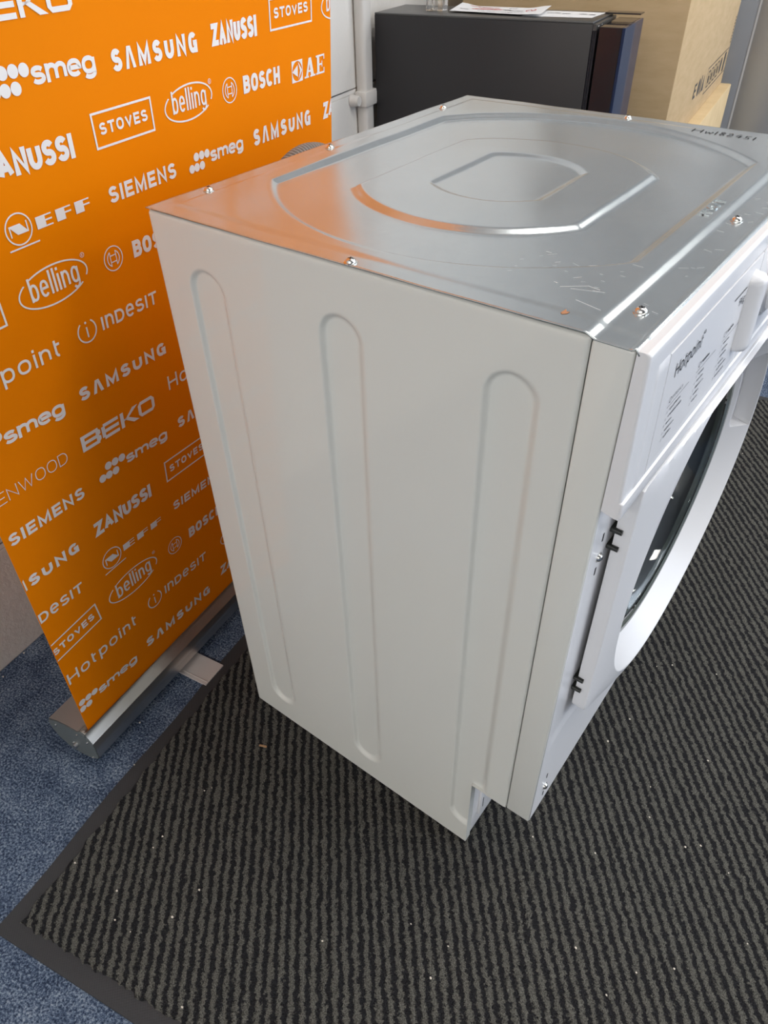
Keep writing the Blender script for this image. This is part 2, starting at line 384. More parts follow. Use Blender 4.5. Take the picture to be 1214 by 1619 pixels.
    def build(s, name, mat, parent, fn, clip=None, nrm=(0, 0, 1)):
        lay = [0.0] * len(s.V); prev = 0; k = 0; nrm = Vector(nrm)
        for f in s.F:                                  # lay overlapping strokes a hair apart
            if min(f) >= prev and min(f) in s.starts: k += 1; prev = max(f)
            for i in f: lay[i] = (k % 24) * 1.4e-5
        bm = bmesh.new(); vs = [bm.verts.new((p[0], p[1], z)) for p, z in zip(s.V, lay)]
        for f in s.F:
            try: bm.faces.new([vs[i] for i in f])
            except ValueError: pass
        if clip:
            for co, no in ((clip[0], (-1, 0, 0)), (clip[1], (1, 0, 0))):
                bmesh.ops.bisect_plane(bm, geom=bm.verts[:] + bm.edges[:] + bm.faces[:], plane_co=(co, 0, 0), plane_no=no, clear_outer=True)
        if not bm.faces: bm.free(); return None
        for v in bm.verts: v.co = fn(v.co.x, v.co.y) + nrm * v.co.z
        me = bpy.data.meshes.new(name); bm.to_mesh(me); bm.free()
        return link_mesh(name, me, mat, parent)

# ================================================================== THE SETTING
def room_box(name, a0, a1, b0, b1, z0, z1, mat, bev=0.0):
    o = box(name, a0, a1, b0, b1, z0, z1, mat, None, bev); o.rotation_euler = (0, 0, ANG); o['kind'] = 'structure'; return o
XL, XR, YN, YF, ZC = -0.457, 4.4, -4.3, 5.6, 2.55
room_box('floor', XL - 0.1, XR + 0.1, YN - 0.1, YF + 0.1, -0.10, 0.0, 'carpet_blue')
room_box('ceiling', XL - 0.1, XR + 0.1, YN - 0.1, YF + 0.1, ZC, ZC + 0.1, 'ceiling_tile')
room_box('wall_left', XL - 0.1, XL, YN - 0.1, YF + 0.1, 0, ZC, 'block_paint')
room_box('wall_back', XL, XR, YF, YF + 0.1, 0, ZC, 'wall_paint')
room_box('wall_front', XL, XR, YN - 0.1, YN, 0, ZC, 'wall_paint')
bm = bmesh.new()
add_box(bm, XR, XR + 0.1, YN, YF, 0, 0.4); add_box(bm, XR, XR + 0.1, YN, YF, 2.4, ZC)
add_box(bm, XR, XR + 0.1, YN, 0.2, 0.4, 2.4); add_box(bm, XR, XR + 0.1, 5.3, YF, 0.4, 2.4)
o = obj('wall_right', bm, 'dark_wall'); o.rotation_euler = (0, 0, ANG); o['kind'] = 'structure'
for k in range(2):
    b0 = 0.2 + 2.55 * k
    bm = bmesh.new()
    for (p, q, r_, s_) in ((b0, b0 + 0.06, 0.4, 2.4), (b0 + 2.49, b0 + 2.55, 0.4, 2.4), (b0 + 0.06, b0 + 2.49, 0.4, 0.46), (b0 + 0.06, b0 + 2.49, 2.34, 2.4), (b0 + 1.25, b0 + 1.30, 0.46, 2.34)):
        add_box(bm, XR + 0.02, XR + 0.08, p, q, r_, s_)
    o = obj('window_%d' % (k + 1), bm, 'frame_grey'); o.rotation_euler = (0, 0, ANG); o['kind'] = 'structure'

# surface-mounted pipe run on the block wall
pr = thing('wall_pipe', 'white painted vertical pipe boxing on the block wall beside the black wine cooler', 'pipe', rw(XL, 1.2), ANG)
bm = bmesh.new(); add_box(bm, 0.001, 0.030, 0.008, 0.052, 0.0, 2.5, 0.010, 3); obj('pipe', bm, 'pipe_paint', pr, 30)
bm = bmesh.new(); add_box(bm, 0.001, 0.036, 0.0, 0.062, 0.655, 0.690, 0.006, 2); add_cyl(bm, (0.001, -0.012, 0.672), (1, 0, 0), 0.014, 0.011, 0.022, 16); obj('pipe_clip', bm, 'pipe_paint', pr, 30)

# ceiling lamps: light panels
def ceiling_lamp(a, b, power, label):
    t = thing('ceiling_light', label, 'light', rw(a, b, ZC - 0.03), ANG, 'ceiling light panels')
    bm = bmesh.new()
    for x0, x1, y0, y1 in ((-0.6, -0.57, -0.3, 0.3), (0.57, 0.6, -0.3, 0.3), (-0.57, 0.57, -0.3, -0.27), (-0.57, 0.57, 0.27, 0.3)):
        add_box(bm, x0, x1, y0, y1, 0, 0.03)
    obj('frame', bm, 'frame_grey', t); box('diffuser', -0.57, 0.57, -0.27, 0.27, 0.008, 0.028, 'lamp_diffuser', t)
    ld = bpy.data.lights.new('lamp', 'AREA'); ld.shape = 'RECTANGLE'; ld.size = 1.1; ld.size_y = 0.5; ld.energy = power; ld.color = (1.0, 0.95, 0.88)
    lo = bpy.data.objects.new('lamp', ld); COL.objects.link(lo); lo.parent = t; lo.location = (0, 0, 0.0)
for a, b, p in ((1.0, 0.45, 10), (3.0, 0.35, 16), (1.8, 2.5, 14), (3.3, 3.5, 13), (0.3, -3.3, 34), (1.7, -3.6, 26)):  # the last two, behind the camera, are unseen lamps added as fill
    ceiling_lamp(a, b, p, 'unseen rectangular white light panel set in the ceiling')

# ================================================================== ENTRANCE MAT
mat = thing('entrance_mat', 'large charcoal ribbed entrance mat with black rubber border under the washing machine', 'mat')
Pn = Vector((-0.030, -0.481)); e1 = Vector((math.cos(math.radians(11.2)), math.sin(math.radians(11.2)))); e2 = Vector((-math.sin(math.radians(9.4)), math.cos(math.radians(9.4))))
LW, LL = 1.25, 1.86
def mp_(u, v, z): q = Pn + e1 * u + e2 * v; return Vector((q.x, q.y, z))
def matborder():
    V = []; F = []
    outer = [(0, 0), (LW, 0), (LW, LL), (0, LL)]
    prof = [(0.0, 0.0004), (0.0006, 0.0022), (0.028, 0.0028), (0.034, 0.0015)]
    n = 40
    rings = []
    for d, z in prof:
        ring = []
        cs = [(d, d), (LW - d, d), (LW - d, LL - d), (d, LL - d)]
        for k in range(4):
            a, b = cs[k], cs[(k + 1) % 4]
            for i in range(n):
                t = i / n; u = a[0] + (b[0] - a[0]) * t; v = a[1] + (b[1] - a[1]) * t
                w_ = 0.0022 * math.sin(v * 21 + u * 17) * (1 if d < 0.02 else 0.3)
                if k in (1, 3): u += w_
                ring.append(len(V)); V.append(mp_(u, v, z))
        rings.append(ring)
    for a, b in zip(rings[:-1], rings[1:]):
        for i in range(len(a)):
            j = (i + 1) % len(a); F.append((a[i], a[j], b[j], b[i]))
    return V, F
V, F = matborder(); pyd('rubber_border', V, F, 'mat_rubber', mat, 30)
def matpile():
    rnd = random.Random(3); V = []; F = []; d = 0.024; n = 220
    top = []; bot = []
    cs = [(d, d), (LW - d, d), (LW - d, LL - d), (d, LL - d)]
    for k in range(4):
        a, b = cs[k], cs[(k + 1) % 4]
        for i in range(n):
            t = i / n; u = a[0] + (b[0] - a[0]) * t; v = a[1] + (b[1] - a[1]) * t
            j = rnd.uniform(-0.0028, 0.0028)
            if k in (0, 2): v += j
            else: u += j
            bot.append((u, v)); top.append((u + (LW / 2 - u) * 0.005, v + (LL / 2 - v) * 0.004))
    N = len(bot)
    for p in bot: V.append(mp_(p[0], p[1], 0.0024))
    for p in top: V.append(mp_(p[0], p[1], 0.0068 + rnd.uniform(-0.0008, 0.0004)))
    for i in range(N):
        j = (i + 1) % N; F.append((i, j, N + j, N + i))
    F.append(tuple(range(N, 2 * N)))
    return V, F
V, F = matpile(); pyd('pile', V, F, 'mat_pile', mat)

# crumbs trodden into the mat
CR = [(-0.071, -0.21), (0.053, -0.173), (0.059, -0.163), (0.057, -0.259), (0.059, -0.278), (-0.015, -0.36), (0.066, -0.348), (0.155, -0.324), (0.158, -0.278), (0.095, -0.373), (0.124, -0.37), (0.247, -0.386), (0.421, -0.137), (0.478, -0.174), (0.339, -0.224), (0.579, 0.097), (0.679, 0.182), (0.696, 0.197), (0.74, 0.182), (0.722, 0.021), (0.788, 0.106), (0.665, -0.058), (0.476, -0.13), (0.611, -0.032), (0.685, -0.012), (0.496, 0.065), (0.527, 0.466), (0.548, 0.485), (0.531, 0.336), (0.66, 0.337), (0.604, 0.241), (0.519, 0.276), (0.617, 0.511), (0.457, 1.2), (0.621, 0.194)]
rnd = random.Random(11)
for k, (cx_, cy_) in enumerate(CR):
    bm = bmesh.new(); bmesh.ops.create_icosphere(bm, subdivisions=1, radius=1.0)
    s = rnd.uniform(0.0009, 0.0017)
    for v in bm.verts: v.co = Vector((v.co.x * s * rnd.uniform(0.8, 1.5), v.co.y * s * rnd.uniform(0.7, 1.3), v.co.z * s * 0.8))
    o = obj('crumb', bm, 'crumb'); o.location = (cx_, cy_, 0.0082)
    tag(o, 'tiny pale crumb lying on the charcoal ribbed mat', 'crumb', 'crumbs on the mat')
for k, (cx_, cy_) in enumerate([(-0.132, -0.153), (-0.409, -0.239), (-0.427, -0.186)]):
    bm = bmesh.new(); bmesh.ops.create_icosphere(bm, subdivisions=1, radius=0.0016)
    for v in bm.verts: v.co *= rnd.uniform(0.7, 1.3)
    o = obj('crumb', bm, 'crumb'); o.location = (cx_, cy_, 0.0014)
    tag(o, ['tiny pale crumb on the blue carpet in front of the banner base', 'tiny pale crumb on the blue carpet below the wall, furthest left', 'tiny pale crumb on the blue carpet close to the wall foot'][k], 'crumb', 'crumbs on the carpet')
bm = bmesh.new(); add_box(bm, -0.0065, 0.0065, -0.0015, 0.0015, -0.001, 0.001, 0.0004, 1)
o = obj('wood_splinter', bm, 'splinter'); o.location = (0.073, -0.0635, 0.0092); o.rotation_euler = (0, 0, 0.4)
tag(o, 'small brown wood splinter on the dark mat in front of the machine side', 'splinter')

# ================================================================== WASHING MACHINE
# origin: floor under the rear corner nearest the camera; x to the front, y across, z up
wm = thing('washing_machine', 'white built-in washing machine with bare metal lid standing on the charcoal mat', 'washing machine')
HS = 0.8265; D1 = 0.4708; WID = 0.595
def groove(x, z):
    d = 0.0
    for cxg, zt in ((0.0708, 0.782), (0.2440, 0.782), (0.4170, 0.782)):
        hw = 0.0255; zb = 0.057
        if abs(x - cxg) > 0.05: continue
        q = 0.0
        zz = min(max(z, zb + hw), zt - hw)
        r = math.hypot(x - cxg, z - zz)
        wgt = 0.0042 + 0.0080 * sstep((x - cxg) / hw * 0.5 + 0.5)
        d = max(d, 0.0046 * sstep((hw + 0.001 - r) / wgt))
    return d
xs = lines([0.0, 0.002, 0.043, 0.052, 0.08, 0.101, 0.216, 0.225, 0.255, 0.274, 0.389, 0.398, 0.4205, 0.428, 0.447, D1 - 0.002, D1], 0.0016)
zs = sorted(set(lines([0.010, 0.012, 0.054], 0.004) + lines([0.054, 0.088], 0.0016) + lines([0.088, 0.1685, 0.750], 0.006) + lines([0.750, 0.786], 0.0016) + lines([0.786, HS - 0.002, HS], 0.004)))
def side_pt(x, z):
    y = groove(x, z)
    rr = 0.003
    for d in (x, D1 - x, HS - z):
        if d < rr: y += rr - math.sqrt(max(0, rr * rr - (rr - d) ** 2))
    return Vector((x, y, z))
xs2 = lines([0.0, 0.0006, 0.0015, 0.003], 0.002)[:-1] + [v for v in xs if 0.003 <= v <= D1 - 0.003] + [D1 - 0.003, D1 - 0.0015, D1 - 0.0006, D1]
zs2 = [v for v in zs if v <= HS - 0.003] + [HS - 0.003, HS - 0.0015, HS - 0.0006, HS]
hfield('side_panel', sorted(set(xs2)), sorted(set(zs2)), side_pt, 'enamel', wm, keep=lambda x, z: not (x > 0.4205 and z < 0.1685), smooth=0)
# panel returns: top flange, rear flange, notch edges
bm = bmesh.new()
add_box(bm, 0.0, D1, 0.003, 0.018, HS - 0.0012, HS - 0.0002); add_box(bm, 0.0002, 0.0012, 0.003, 0.02, 0.01, HS)
add_box(bm, 0.4195, 0.4205, 0.0005, 0.012, 0.010, 0.1685); add_box(bm, 0.4205, D1, 0.0005, 0.012, 0.1685, 0.1695)
add_box(bm, D1 - 0.001, D1 - 0.0003, 0.003, 0.02, 0.169, HS)
obj('panel_flange', bm, 'enamel', wm)
# far side, back, underside
box('side_panel', 0.0, D1, WID - 0.003, WID, 0.010, HS, 'enamel', wm, 0.001, 1)
bm = bmesh.new(); add_box(bm, 0.002, 0.006, 0.02, WID - 0.004, 0.02, HS - 0.001); add_box(bm, -0.004, 0.003, 0.12, 0.47, 0.1, 0.7, 0.003, 2)
obj('back_panel', bm, 'enamel', wm, 30)
box('inner_body', 0.012, 0.398, 0.016, WID - 0.006, 0.02, 0.812, 'cavity', wm)
# kick recess under the front: white kick plate set back behind the notch
bm = bmesh.new(); add_box(bm, 0.412, 0.4195, 0.013, WID - 0.004, 0.014, 0.168, 0.002, 2)
add_box(bm, 0.4190, 0.4235, 0.030, 0.05, 0.045, 0.155, 0.0015, 2)
obj('kick_plate', bm, 'white_plastic', wm, 30)
bm = bmesh.new(); add_box(bm, 0.4233, 0.4238, 0.036, 0.0375, 0.06, 0.085); obj('slot', bm, 'cavity', wm)
for fx, fy in ((0.04, 0.05), (0.04, 0.545), (0.395, 0.05), (0.395, 0.545)):
    bm = bmesh.new(); add_cyl(bm, (fx, fy, 0.0074), (0, 0, 1), 0.02, 0.018, 0.012, 20); obj('foot', bm, 'pin_black', wm, 30)

# ---- metal lid with pressed ovals
ZL = 0.8304
def oval(x, y, cy, R, xa, xb, soft):
    return min(R - math.hypot(x - 0.2445, y - cy), x - xa, xb - x) / soft
def lid_pt(x, y):
    z = ZL
    z -= 0.0048 * sstep(oval(x, y, 0.2985, 0.2630, 0.0405, 0.4500, 0.0105))
    z += 0.0044 * sstep(oval(x, y, 0.2760, 0.1610, 0.1240, 0.3780, 0.0085))
    z -= 0.0024 * sstep(oval(x, y, 0.2815, 0.0862, 0.1870, 0.3135, 0.0085))
    e = min(x, y, WID - y)
    z += 0.0010 * sstep((e - 0.018) / 0.006) - 0.001
    z -= 0.0034 * sstep((x - 0.4660) / 0.0090)
    z += 0.0018 * sstep((x - 0.5000) / 0.003) - 0.0042 * sstep((x - 0.5032) / 0.0035)
    z += 0.00022 * (math.sin(x * 31 + y * 9) + math.sin(y * 27 - x * 12 + 1.0)) + 0.00012 * math.sin(x * 70 + y * 55)
    return Vector((x, y, z))
lx = lines([-0.001, 0.018, 0.0405, 0.051, 0.124, 0.133, 0.187, 0.194, 0.3065, 0.3135, 0.3695, 0.378, 0.4395, 0.45, 0.466, 0.4745, 0.500, 0.5032, 0.5067], 0.0022)
ly = lines([-0.0005, 0.018, 0.03, WID - 0.03, WID - 0.018, WID], 0.0022)
lid = hfield('lid', lx, ly, lid_pt, 'galvanised', wm, smooth=0)
md = lid.modifiers.new('thickness', 'SOLIDIFY'); md.thickness = 0.0009; md.offset = -1
# cross-head screws holding the lid
def screw(name, p, axis, r, parent, mat='screw_steel'):
    bm = bmesh.new()
    lathe(bm, p, axis, [(r * 1.25, 0.0), (r * 1.25, r * 0.16), (r, r * 0.2), (r * 0.92, r * 0.55), (r * 0.6, r * 0.82), (r * 0.3, r * 0.88)], 20)
    q = Vector((0, 0, 1)).rotation_difference(Vector(axis)).to_matrix()
    o = obj(name, bm, mat, parent, 40)
    bm = bmesh.new()
    for a in (0.5, 0.5 + math.pi / 2):
        d = Vector((math.cos(a), math.sin(a), 0)); s_ = Vector((-math.sin(a), math.cos(a), 0))
        c = [q @ (d * sx * r * 0.5 + s_ * sy * r * 0.11 + Vector((0, 0, r * 0.9))) + Vector(p) for sx, sy in ((-1, -1), (1, -1), (1, 1), (-1, 1))]
        vs = [bm.verts.new(v) for v in c]; bm.faces.new(vs)
    me = bpy.data.meshes.new('cross_slot'); bm.to_mesh(me); bm.free(); link_mesh('cross_slot', me, 'cavity', o)
    return o
for sx_, sy_ in ((0.0134, 0.0704), (0.0150, 0.2624), (0.2561, 0.0045), (0.0150, 0.5060), (0.2536, 0.5790), (0.4824, 0.2828), (0.4839, 0.0556)):
    screw('lid_screw', (sx_, sy_, lid_pt(sx_, sy_).z), (0, 0, 1), 0.0046, wm)
# raised word FRONT, marker pen number, scratches, rust speck on the lid
ik = Ink(); ik.drawn('FRONT', 0.2690, 0.3230, 0.0, 0.0105, 0.16, 0.35)
me = None
def front_map(s, v): x_ = 0.4605 - v; return Vector((x_ + 0.0002, s, lid_pt(x_, s).z + 0.0003))
bm = bmesh.new(); vs = [bm.verts.new((p[0], p[1], 0)) for p in ik.V]
for f in ik.F: bm.faces.new([vs[i] for i in f])
r = bmesh.ops.extrude_face_region(bm, geom=bm.faces[:]); tops = {v for v in r['geom'] if isinstance(v, bmesh.types.BMVert)}
for v in bm.verts:
    p = front_map(v.co.x, v.co.y); v.co = p + Vector((0, 0, 0.0007 if v in tops else -0.0006))
obj('embossed_lettering', bm, 'galvanised', wm)
HAND = {'H': [[(0, 0), (0, 1)], [(0, .45), (.75, .5)], [(.75, 0), (.75, 1)]], 'w': [[(0, .55), (.15, 0), (.42, .4), (.6, 0), (.85, .5), (.7, .6)]], '1': [[(.2, 0), (.2, .95)]],
        '8': [[(.4, .5), (.05, .8), (.3, 1), (.6, .85), (.4, .5), (.05, .2), (.3, 0), (.65, .2), (.4, .5)]], '2': [[(0, .8), (.3, 1), (.55, .75), (0, 0), (.65, .05)]],
        '4': [[(.45, 1), (0, .4), (.75, .42)], [(.5, .7), (.45, 0)]], '5': [[(.6, 1), (.1, .95), (.05, .55), (.45, .5), (.5, .15), (0, 0)]]}
ik = Ink(); cxh = 0.3450
for ch, wd in zip('Hw182451', (0.0165, 0.0125, 0.0058, 0.0105, 0.0105, 0.011, 0.0105, 0.006)):
    for stq in HAND[ch]:
        ik.stroke([(cxh + p[0] * wd * 0.85, p[1] * 0.0135) for p in stq], 0.0013)
    cxh += wd * 0.93
def hand_map(s, v): yy = 0.5570 + v - (s - 0.345) * 0.04; return Vector((s, yy, lid_pt(s, yy).z + 0.0004))
ik.build('marker_writing', 'black_ink', wm, hand_map)
ik = Ink(); rs = random.Random(5)
ik.stroke([(0.420, 0.055), (0.437, 0.068), (0.447, 0.066)], 0.0007); ik.stroke([(0.428, 0.056), (0.452, 0.064)], 0.0005); ik.stroke([(0.440, 0.040), (0.462, 0.034)], 0.0005)
for k in range(46):
    a, b = (0.36 + rs.random() * 0.09, 0.06 + rs.random() * 0.075) if k < 26 else (0.476 + rs.random() * 0.02, 0.05 + rs.random() * 0.36)
    t = rs.uniform(-0.5, 0.9); L = rs.uniform(0.002, 0.009)
    ik.stroke([(a, b), (a + L * math.cos(t), b + L * math.sin(t))], rs.uniform(0.00025, 0.0005))
o = ik.build('scratches', 'scratch', wm, lambda s, v: lid_pt(s, v) + Vector((0, 0, 0.00025))); o['kind'] = 'stuff'
ik = Ink(); ik.poly([(0.4395, 0.0165), (0.4415, 0.0148), (0.4440, 0.0170), (0.4450, 0.0205), (0.4425, 0.0200), (0.4410, 0.0225)])
ik.build('rust_speck', 'rust', wm, lambda s, v: lid_pt(s, v) + Vector((0, 0, 0.0003)))

# ---- steel front panel with side return
XF = 0.5035; ZB = 0.1695
bm = bmesh.new()
add_box(bm, D1 + 0.0012, XF, 0.0, 0.006, ZB, HS - 0.001, 0.0022, 3); add_box(bm, D1 + 0.0012, XF, WID - 0.006, WID, ZB, HS - 0.001, 0.0022, 3)
add_box(bm, D1 + 0.002, XF - 0.004, 0.003, WID - 0.003, ZB, ZB + 0.004)
add_box(bm, D1 + 0.004, XF - 0.004, 0.004, WID - 0.004, HS - 0.006, HS - 0.003)
obj('front_frame', bm, 'enamel', wm, 30)
YC, ZCN = 0.2950, 0.4895
ys = lines([0.003, 0.0075, 0.0195, 0.07, 0.10, 0.495, WID - 0.003], 0.008)
zz = lines([ZB, 0.325, 0.335, 0.672, 0.684, HS - 0.004], 0.008)
def plate(y, z):
    p = sstep((y - 0.0070) / 0.013) * sstep((0.095 - y) / 0.01) * sstep((z - 0.322) / 0.012) * sstep((0.690 - z) / 0.012)
    return Vector((XF - 0.0016 * p, y, z))
hfield('front_panel', ys, zz, plate, 'white_plastic', wm, keep=lambda y, z: math.hypot(y - YC, z - ZCN) > 0.1985, smooth=0)  # enamelled steel; the paler plastic colour stands in for window light here
for (py, pz) in ((0.0325, 0.609), (0.0335, 0.2105), (0.5615, 0.2105)):
    px_ = plate(py, pz).x
    sc_ = screw('panel_screw', (px_, py, pz), (1, 0, 0), 0.0042, wm)
    for dz in (0.024, -0.018):
        bm = bmesh.new(); add_box(bm, px_ - 0.001, px_ + 0.0004, py - 0.0011, py + 0.0011, pz + dz - 0.0045, pz + dz + 0.0045); obj('slot', bm, 'cavity', wm)
ik = Ink(); ik.rect(0.455, 0.520, 0.176, 0.196)
ik.build('red_sticker', 'red_sticker', wm, lambda s, v: Vector((XF + 0.0004, s, v)))

# ---- control fascia
def fx(z): return 0.5142 + (0.824 - z) / 0.134 * 0.0043
DY0, DY1, DZ0, DZ1 = 0.0444, 0.2755, 0.7015, 0.8085
def near(a, b, w): return max(0.0, 1 - abs(a - b) / w)
def fas(y, z):
    x_ = fx(max(z, 0.7005))
    if z > 0.8235: x_ -= 0.0032 * (1 - math.sqrt(max(0, 1 - ((z - 0.8235) / 0.003) ** 2)))
    if z < 0.7005: x_ += 0.0019 * sstep((0.7005 - z) / 0.0014) + 0.0006 * (0.7005 - z) / 0.012
    if z < 0.6865: x_ -= 0.0020 * ((0.6865 - z) / 0.0025) ** 2
    gr = 0.0
    if DZ0 - 0.001 < z < DZ1 + 0.001: gr = max(near(y, DY0, 0.0010), near(y, DY1, 0.0010))
    if DY0 - 0.001 < y < DY1 + 0.001: gr = max(gr, near(z, DZ1, 0.0010))
    if DY1 - 0.001 < y < 0.56: gr = max(gr, near(z, DZ1, 0.0010))
    x_ -= 0.0065 * min(1.0, gr * 1.3)
    ins = min(sstep((y - 0.0215) / 0.0015), sstep((0.5715 - y) / 0.0015), sstep((0.8085 - z) / 0.0015), sstep((z - 0.7005) / 0.0015))
    x_ += 0.0008 * ins
    e = min(y, WID - y)
    if e < 0.0025: x_ -= 0.0025 - math.sqrt(max(0, 0.0025 ** 2 - (0.0025 - e) ** 2))
    return Vector((x_, y, z))
fy = sorted(set(lines([0.0, 0.0003, 0.0008, 0.0015, 0.0025, 0.0215, 0.0222, 0.023, DY0 - 0.001, DY0, DY0 + 0.001, DY1 - 0.001, DY1, DY1 + 0.001, 0.56, 0.5715, WID - 0.004, WID - 0.002, WID], 0.006)))
fz = sorted(set([0.684, 0.6845, 0.6852, 0.6865, 0.694, 0.6985, 0.6991, 0.6995, 0.7000, 0.7005, 0.7013, 0.702] + lines([0.702, DZ1 - 0.001], 0.008) + [DZ1, DZ1 + 0.001, 0.814, 0.818, 0.8235, 0.8247, 0.8256, 0.8262, 0.8265]))
fasc = hfield('control_fascia', fy, fz, fas, 'white_plastic', wm, smooth=35)
bm = bmesh.new(); bw = fas(0.01, 0.8265).x
def side_cap(y):
    pts = [(0.5043, 0.8262), (0.5043, 0.687)] + [(fas(y, z).x, z) for z in fz]
    bm.faces.new([bm.verts.new((p[0], y, p[1])) for p in pts])
side_cap(0.0); side_cap(WID)
for za, zb_ in ((0.8265, 0.8262), (0.684, 0.687)):
    xa = fas(0.01, za).x
    vs = [bm.verts.new(v) for v in ((xa, 0.0, za), (xa, WID, za), (0.5043, WID, zb_), (0.5043, 0.0, zb_))]; bm.faces.new(vs)
obj('fascia_shell', bm, 'white_plastic', fasc)
# drawer front grip bar, dial
bm = bmesh.new()
rr = []
for k in range(22):
    t = k / 21; z_ = 0.7190 + t * 0.0790
    e = min(t, 1 - t); s_ = math.sqrt(max(0.02, 1 - max(0, (0.10 - e) / 0.10) ** 2))
    yc = 0.2560; hw = 0.0115; ht = 0.0145
    ring = []
    for q in range(13):
        a = math.pi * q / 12
        ring.append(bm.verts.new((fx(z_) - 0.001 + ht * s_ * math.sin(a) ** 0.75, yc - hw * s_ * math.cos(a), z_)))
    rr.append(ring)
for a, b in zip(rr[:-1], rr[1:]):
    for q in range(12): bm.faces.new((a[q], a[q + 1], b[q + 1], b[q]))
bm.faces.new(rr[0]); bm.faces.new(rr[-1][::-1])
obj('drawer_handle', bm, 'white_plastic', fasc, 50)
bm = bmesh.new(); lathe(bm, (0.5155, 0.352, 0.757), (1, 0, 0.03), [(0.0345, 0.0), (0.0345, 0.004), (0.0300, 0.006), (0.0285, 0.026), (0.0265, 0.0295), (0.02, 0.0305)], 40)
obj('program_dial', bm, 'white_plastic', fasc, 40)
bm = bmesh.new(); lathe(bm, (0.5165, 0.352, 0.757), (1, 0, 0.03), [(0.0372, 0.0), (0.0372, 0.0016)], 40); obj('dial_ring', bm, 'frame_grey', fasc, 40)
def fmap(s, v): p = fas(s, v); return Vector((fx(max(v, .7005)) + 0.0008 + 0.0004, s, v))
ik = Ink(); ik.drawn('Hotpoint', 0.0640, 0.1235, 0.7800, 0.0120, 0.105, 0.26)
ik.stroke([(0.1225, 0.7918), (0.1262, 0.7918), (0.1245, 0.7945), (0.1225, 0.7918)], 0.0009)
ik.build('maker_lettering', 'black_ink', fasc, fmap, nrm=(1, 0, 0))
ik = Ink(); ik.text('9kg', 0.2225, 0.2400, 0.7755, 0.0075, offset=0.0); rs = random.Random(2)
ik.stroke([(0.2040, 0.7880), (0.2130, 0.7880)], 0.0013); ik.stroke([(0.2140, 0.7880), (0.2380, 0.7880)], 0.0013)
for (y0, rows, wds) in ((0.0650, 5, (0.024, 0.030, 0.011, 0.018, 0.016)), (0.1310, 5, (0.014, 0.015, 0.020, 0.013, 0.014)), (0.1960, 6, (0.014, 0.015, 0.018, 0.013, 0.026, 0.024))):
    ik.stroke([(y0 - 0.001, 0.7535), (y0 + 0.0475, 0.7535)], 0.0004)
    ik.ring((y0 + 0.0035, 0.7590), 0.0026, 0.0026, 0.0006, n=16)
    ik.stroke([(y0 + 0.0085, 0.7575), (y0 + 0.0085, 0.7605)], 0.0008)
    p = y0 + 0.0110
    if y0 < 0.07: ik.drawn('SPECIALS', p, p + 0.0190, 0.7575, 0.0030, 0.14, 0.3); p = 1.0
    while p < y0 + 0.0270:
        L = rs.uniform(0.0012, 0.0026); ik.stroke([(p, 0.7590), (p + L, 0.7590)], 0.0017); p += L + 0.0010
    for k in range(rows):
        z_ = 0.7485 - 0.0066 * k
        ik.stroke([(y0 + 0.001, z_ - 0.001), (y0 + 0.0018, z_ + 0.001)], 0.0006)
        p = y0 + 0.007
        while p < y0 + 0.007 + wds[k]:
            L = rs.uniform(0.0006, 0.0016); hh = rs.uniform(0.0007, 0.0013); ik.stroke([(p, z_), (p + L, z_)], hh); p += L + 0.0007
ik.build('program_print', 'grey_print', fasc, fmap, nrm=(1, 0, 0))

# ---- door: slab with squared hinge side, round free side, sloped ring and glass
R_OUT = 0.2345; YD = 0.0500; ZTOP = 0.6815
def door_outline():
    pts = []
    for t in range(-125, 126, 5): pts.append((YC + R_OUT * math.cos(math.radians(t)), ZCN + R_OUT * math.sin(math.radians(t))))
    rc = 0.016
    for cz, a0 in ((0.6885 - rc, 90), (0.3580 + rc, 180)):
        for q in range(7):
            a = math.radians(a0 + 15 * q); pts.append((YD + rc + rc * math.cos(a), cz + rc * math.sin(a)))
    return pts
def hull(pts):
    pts = sorted(set(pts)); cr = lambda o, a, b: (a[0] - o[0]) * (b[1] - o[1]) - (a[1] - o[1]) * (b[0] - o[0])
    lo = []
    for p in pts:
        while len(lo) > 1 and cr(lo[-2], lo[-1], p) <= 0: lo.pop()
        lo.append(p)
    up = []
    for p in reversed(pts):
        while len(up) > 1 and cr(up[-2], up[-1], p) <= 0: up.pop()
        up.append(p)
    return lo[:-1] + up[:-1]
HP = hull(door_outline())
def rout(t):
    d = (math.cos(t), math.sin(t)); best = 0
    for i in range(len(HP)):
        (ax, ay), (bx, by) = HP[i], HP[(i + 1) % len(HP)]
        ax -= YC; bx -= YC; ay -= ZCN; by -= ZCN
        den = d[0] * (by - ay) - d[1] * (bx - ax)
        if abs(den) < 1e-12: continue
        r = (ax * (by - ay) - ay * (bx - ax)) / den
        u = (d[0] * r - ax) * (bx - ax) + (d[1] * r - ay) * (by - ay); L = (bx - ax) ** 2 + (by - ay) ** 2
        if r > 0 and -1e-6 <= u / L <= 1 + 1e-6: best = max(best, r)
    return best
N = 360
RIM, RING = 0.2105, 0.1830; KG = RING / 0.19
def pocket(tdeg, f):               # finger recess in the sloped ring on the free side
    a = sstep((tdeg - 3.0) / 1.6) * sstep((44 - tdeg) / 6.0)
    b = sstep((f - 0.26) / 0.16) * sstep((1.06 - f) / 0.05)
    return a * b
rings = []
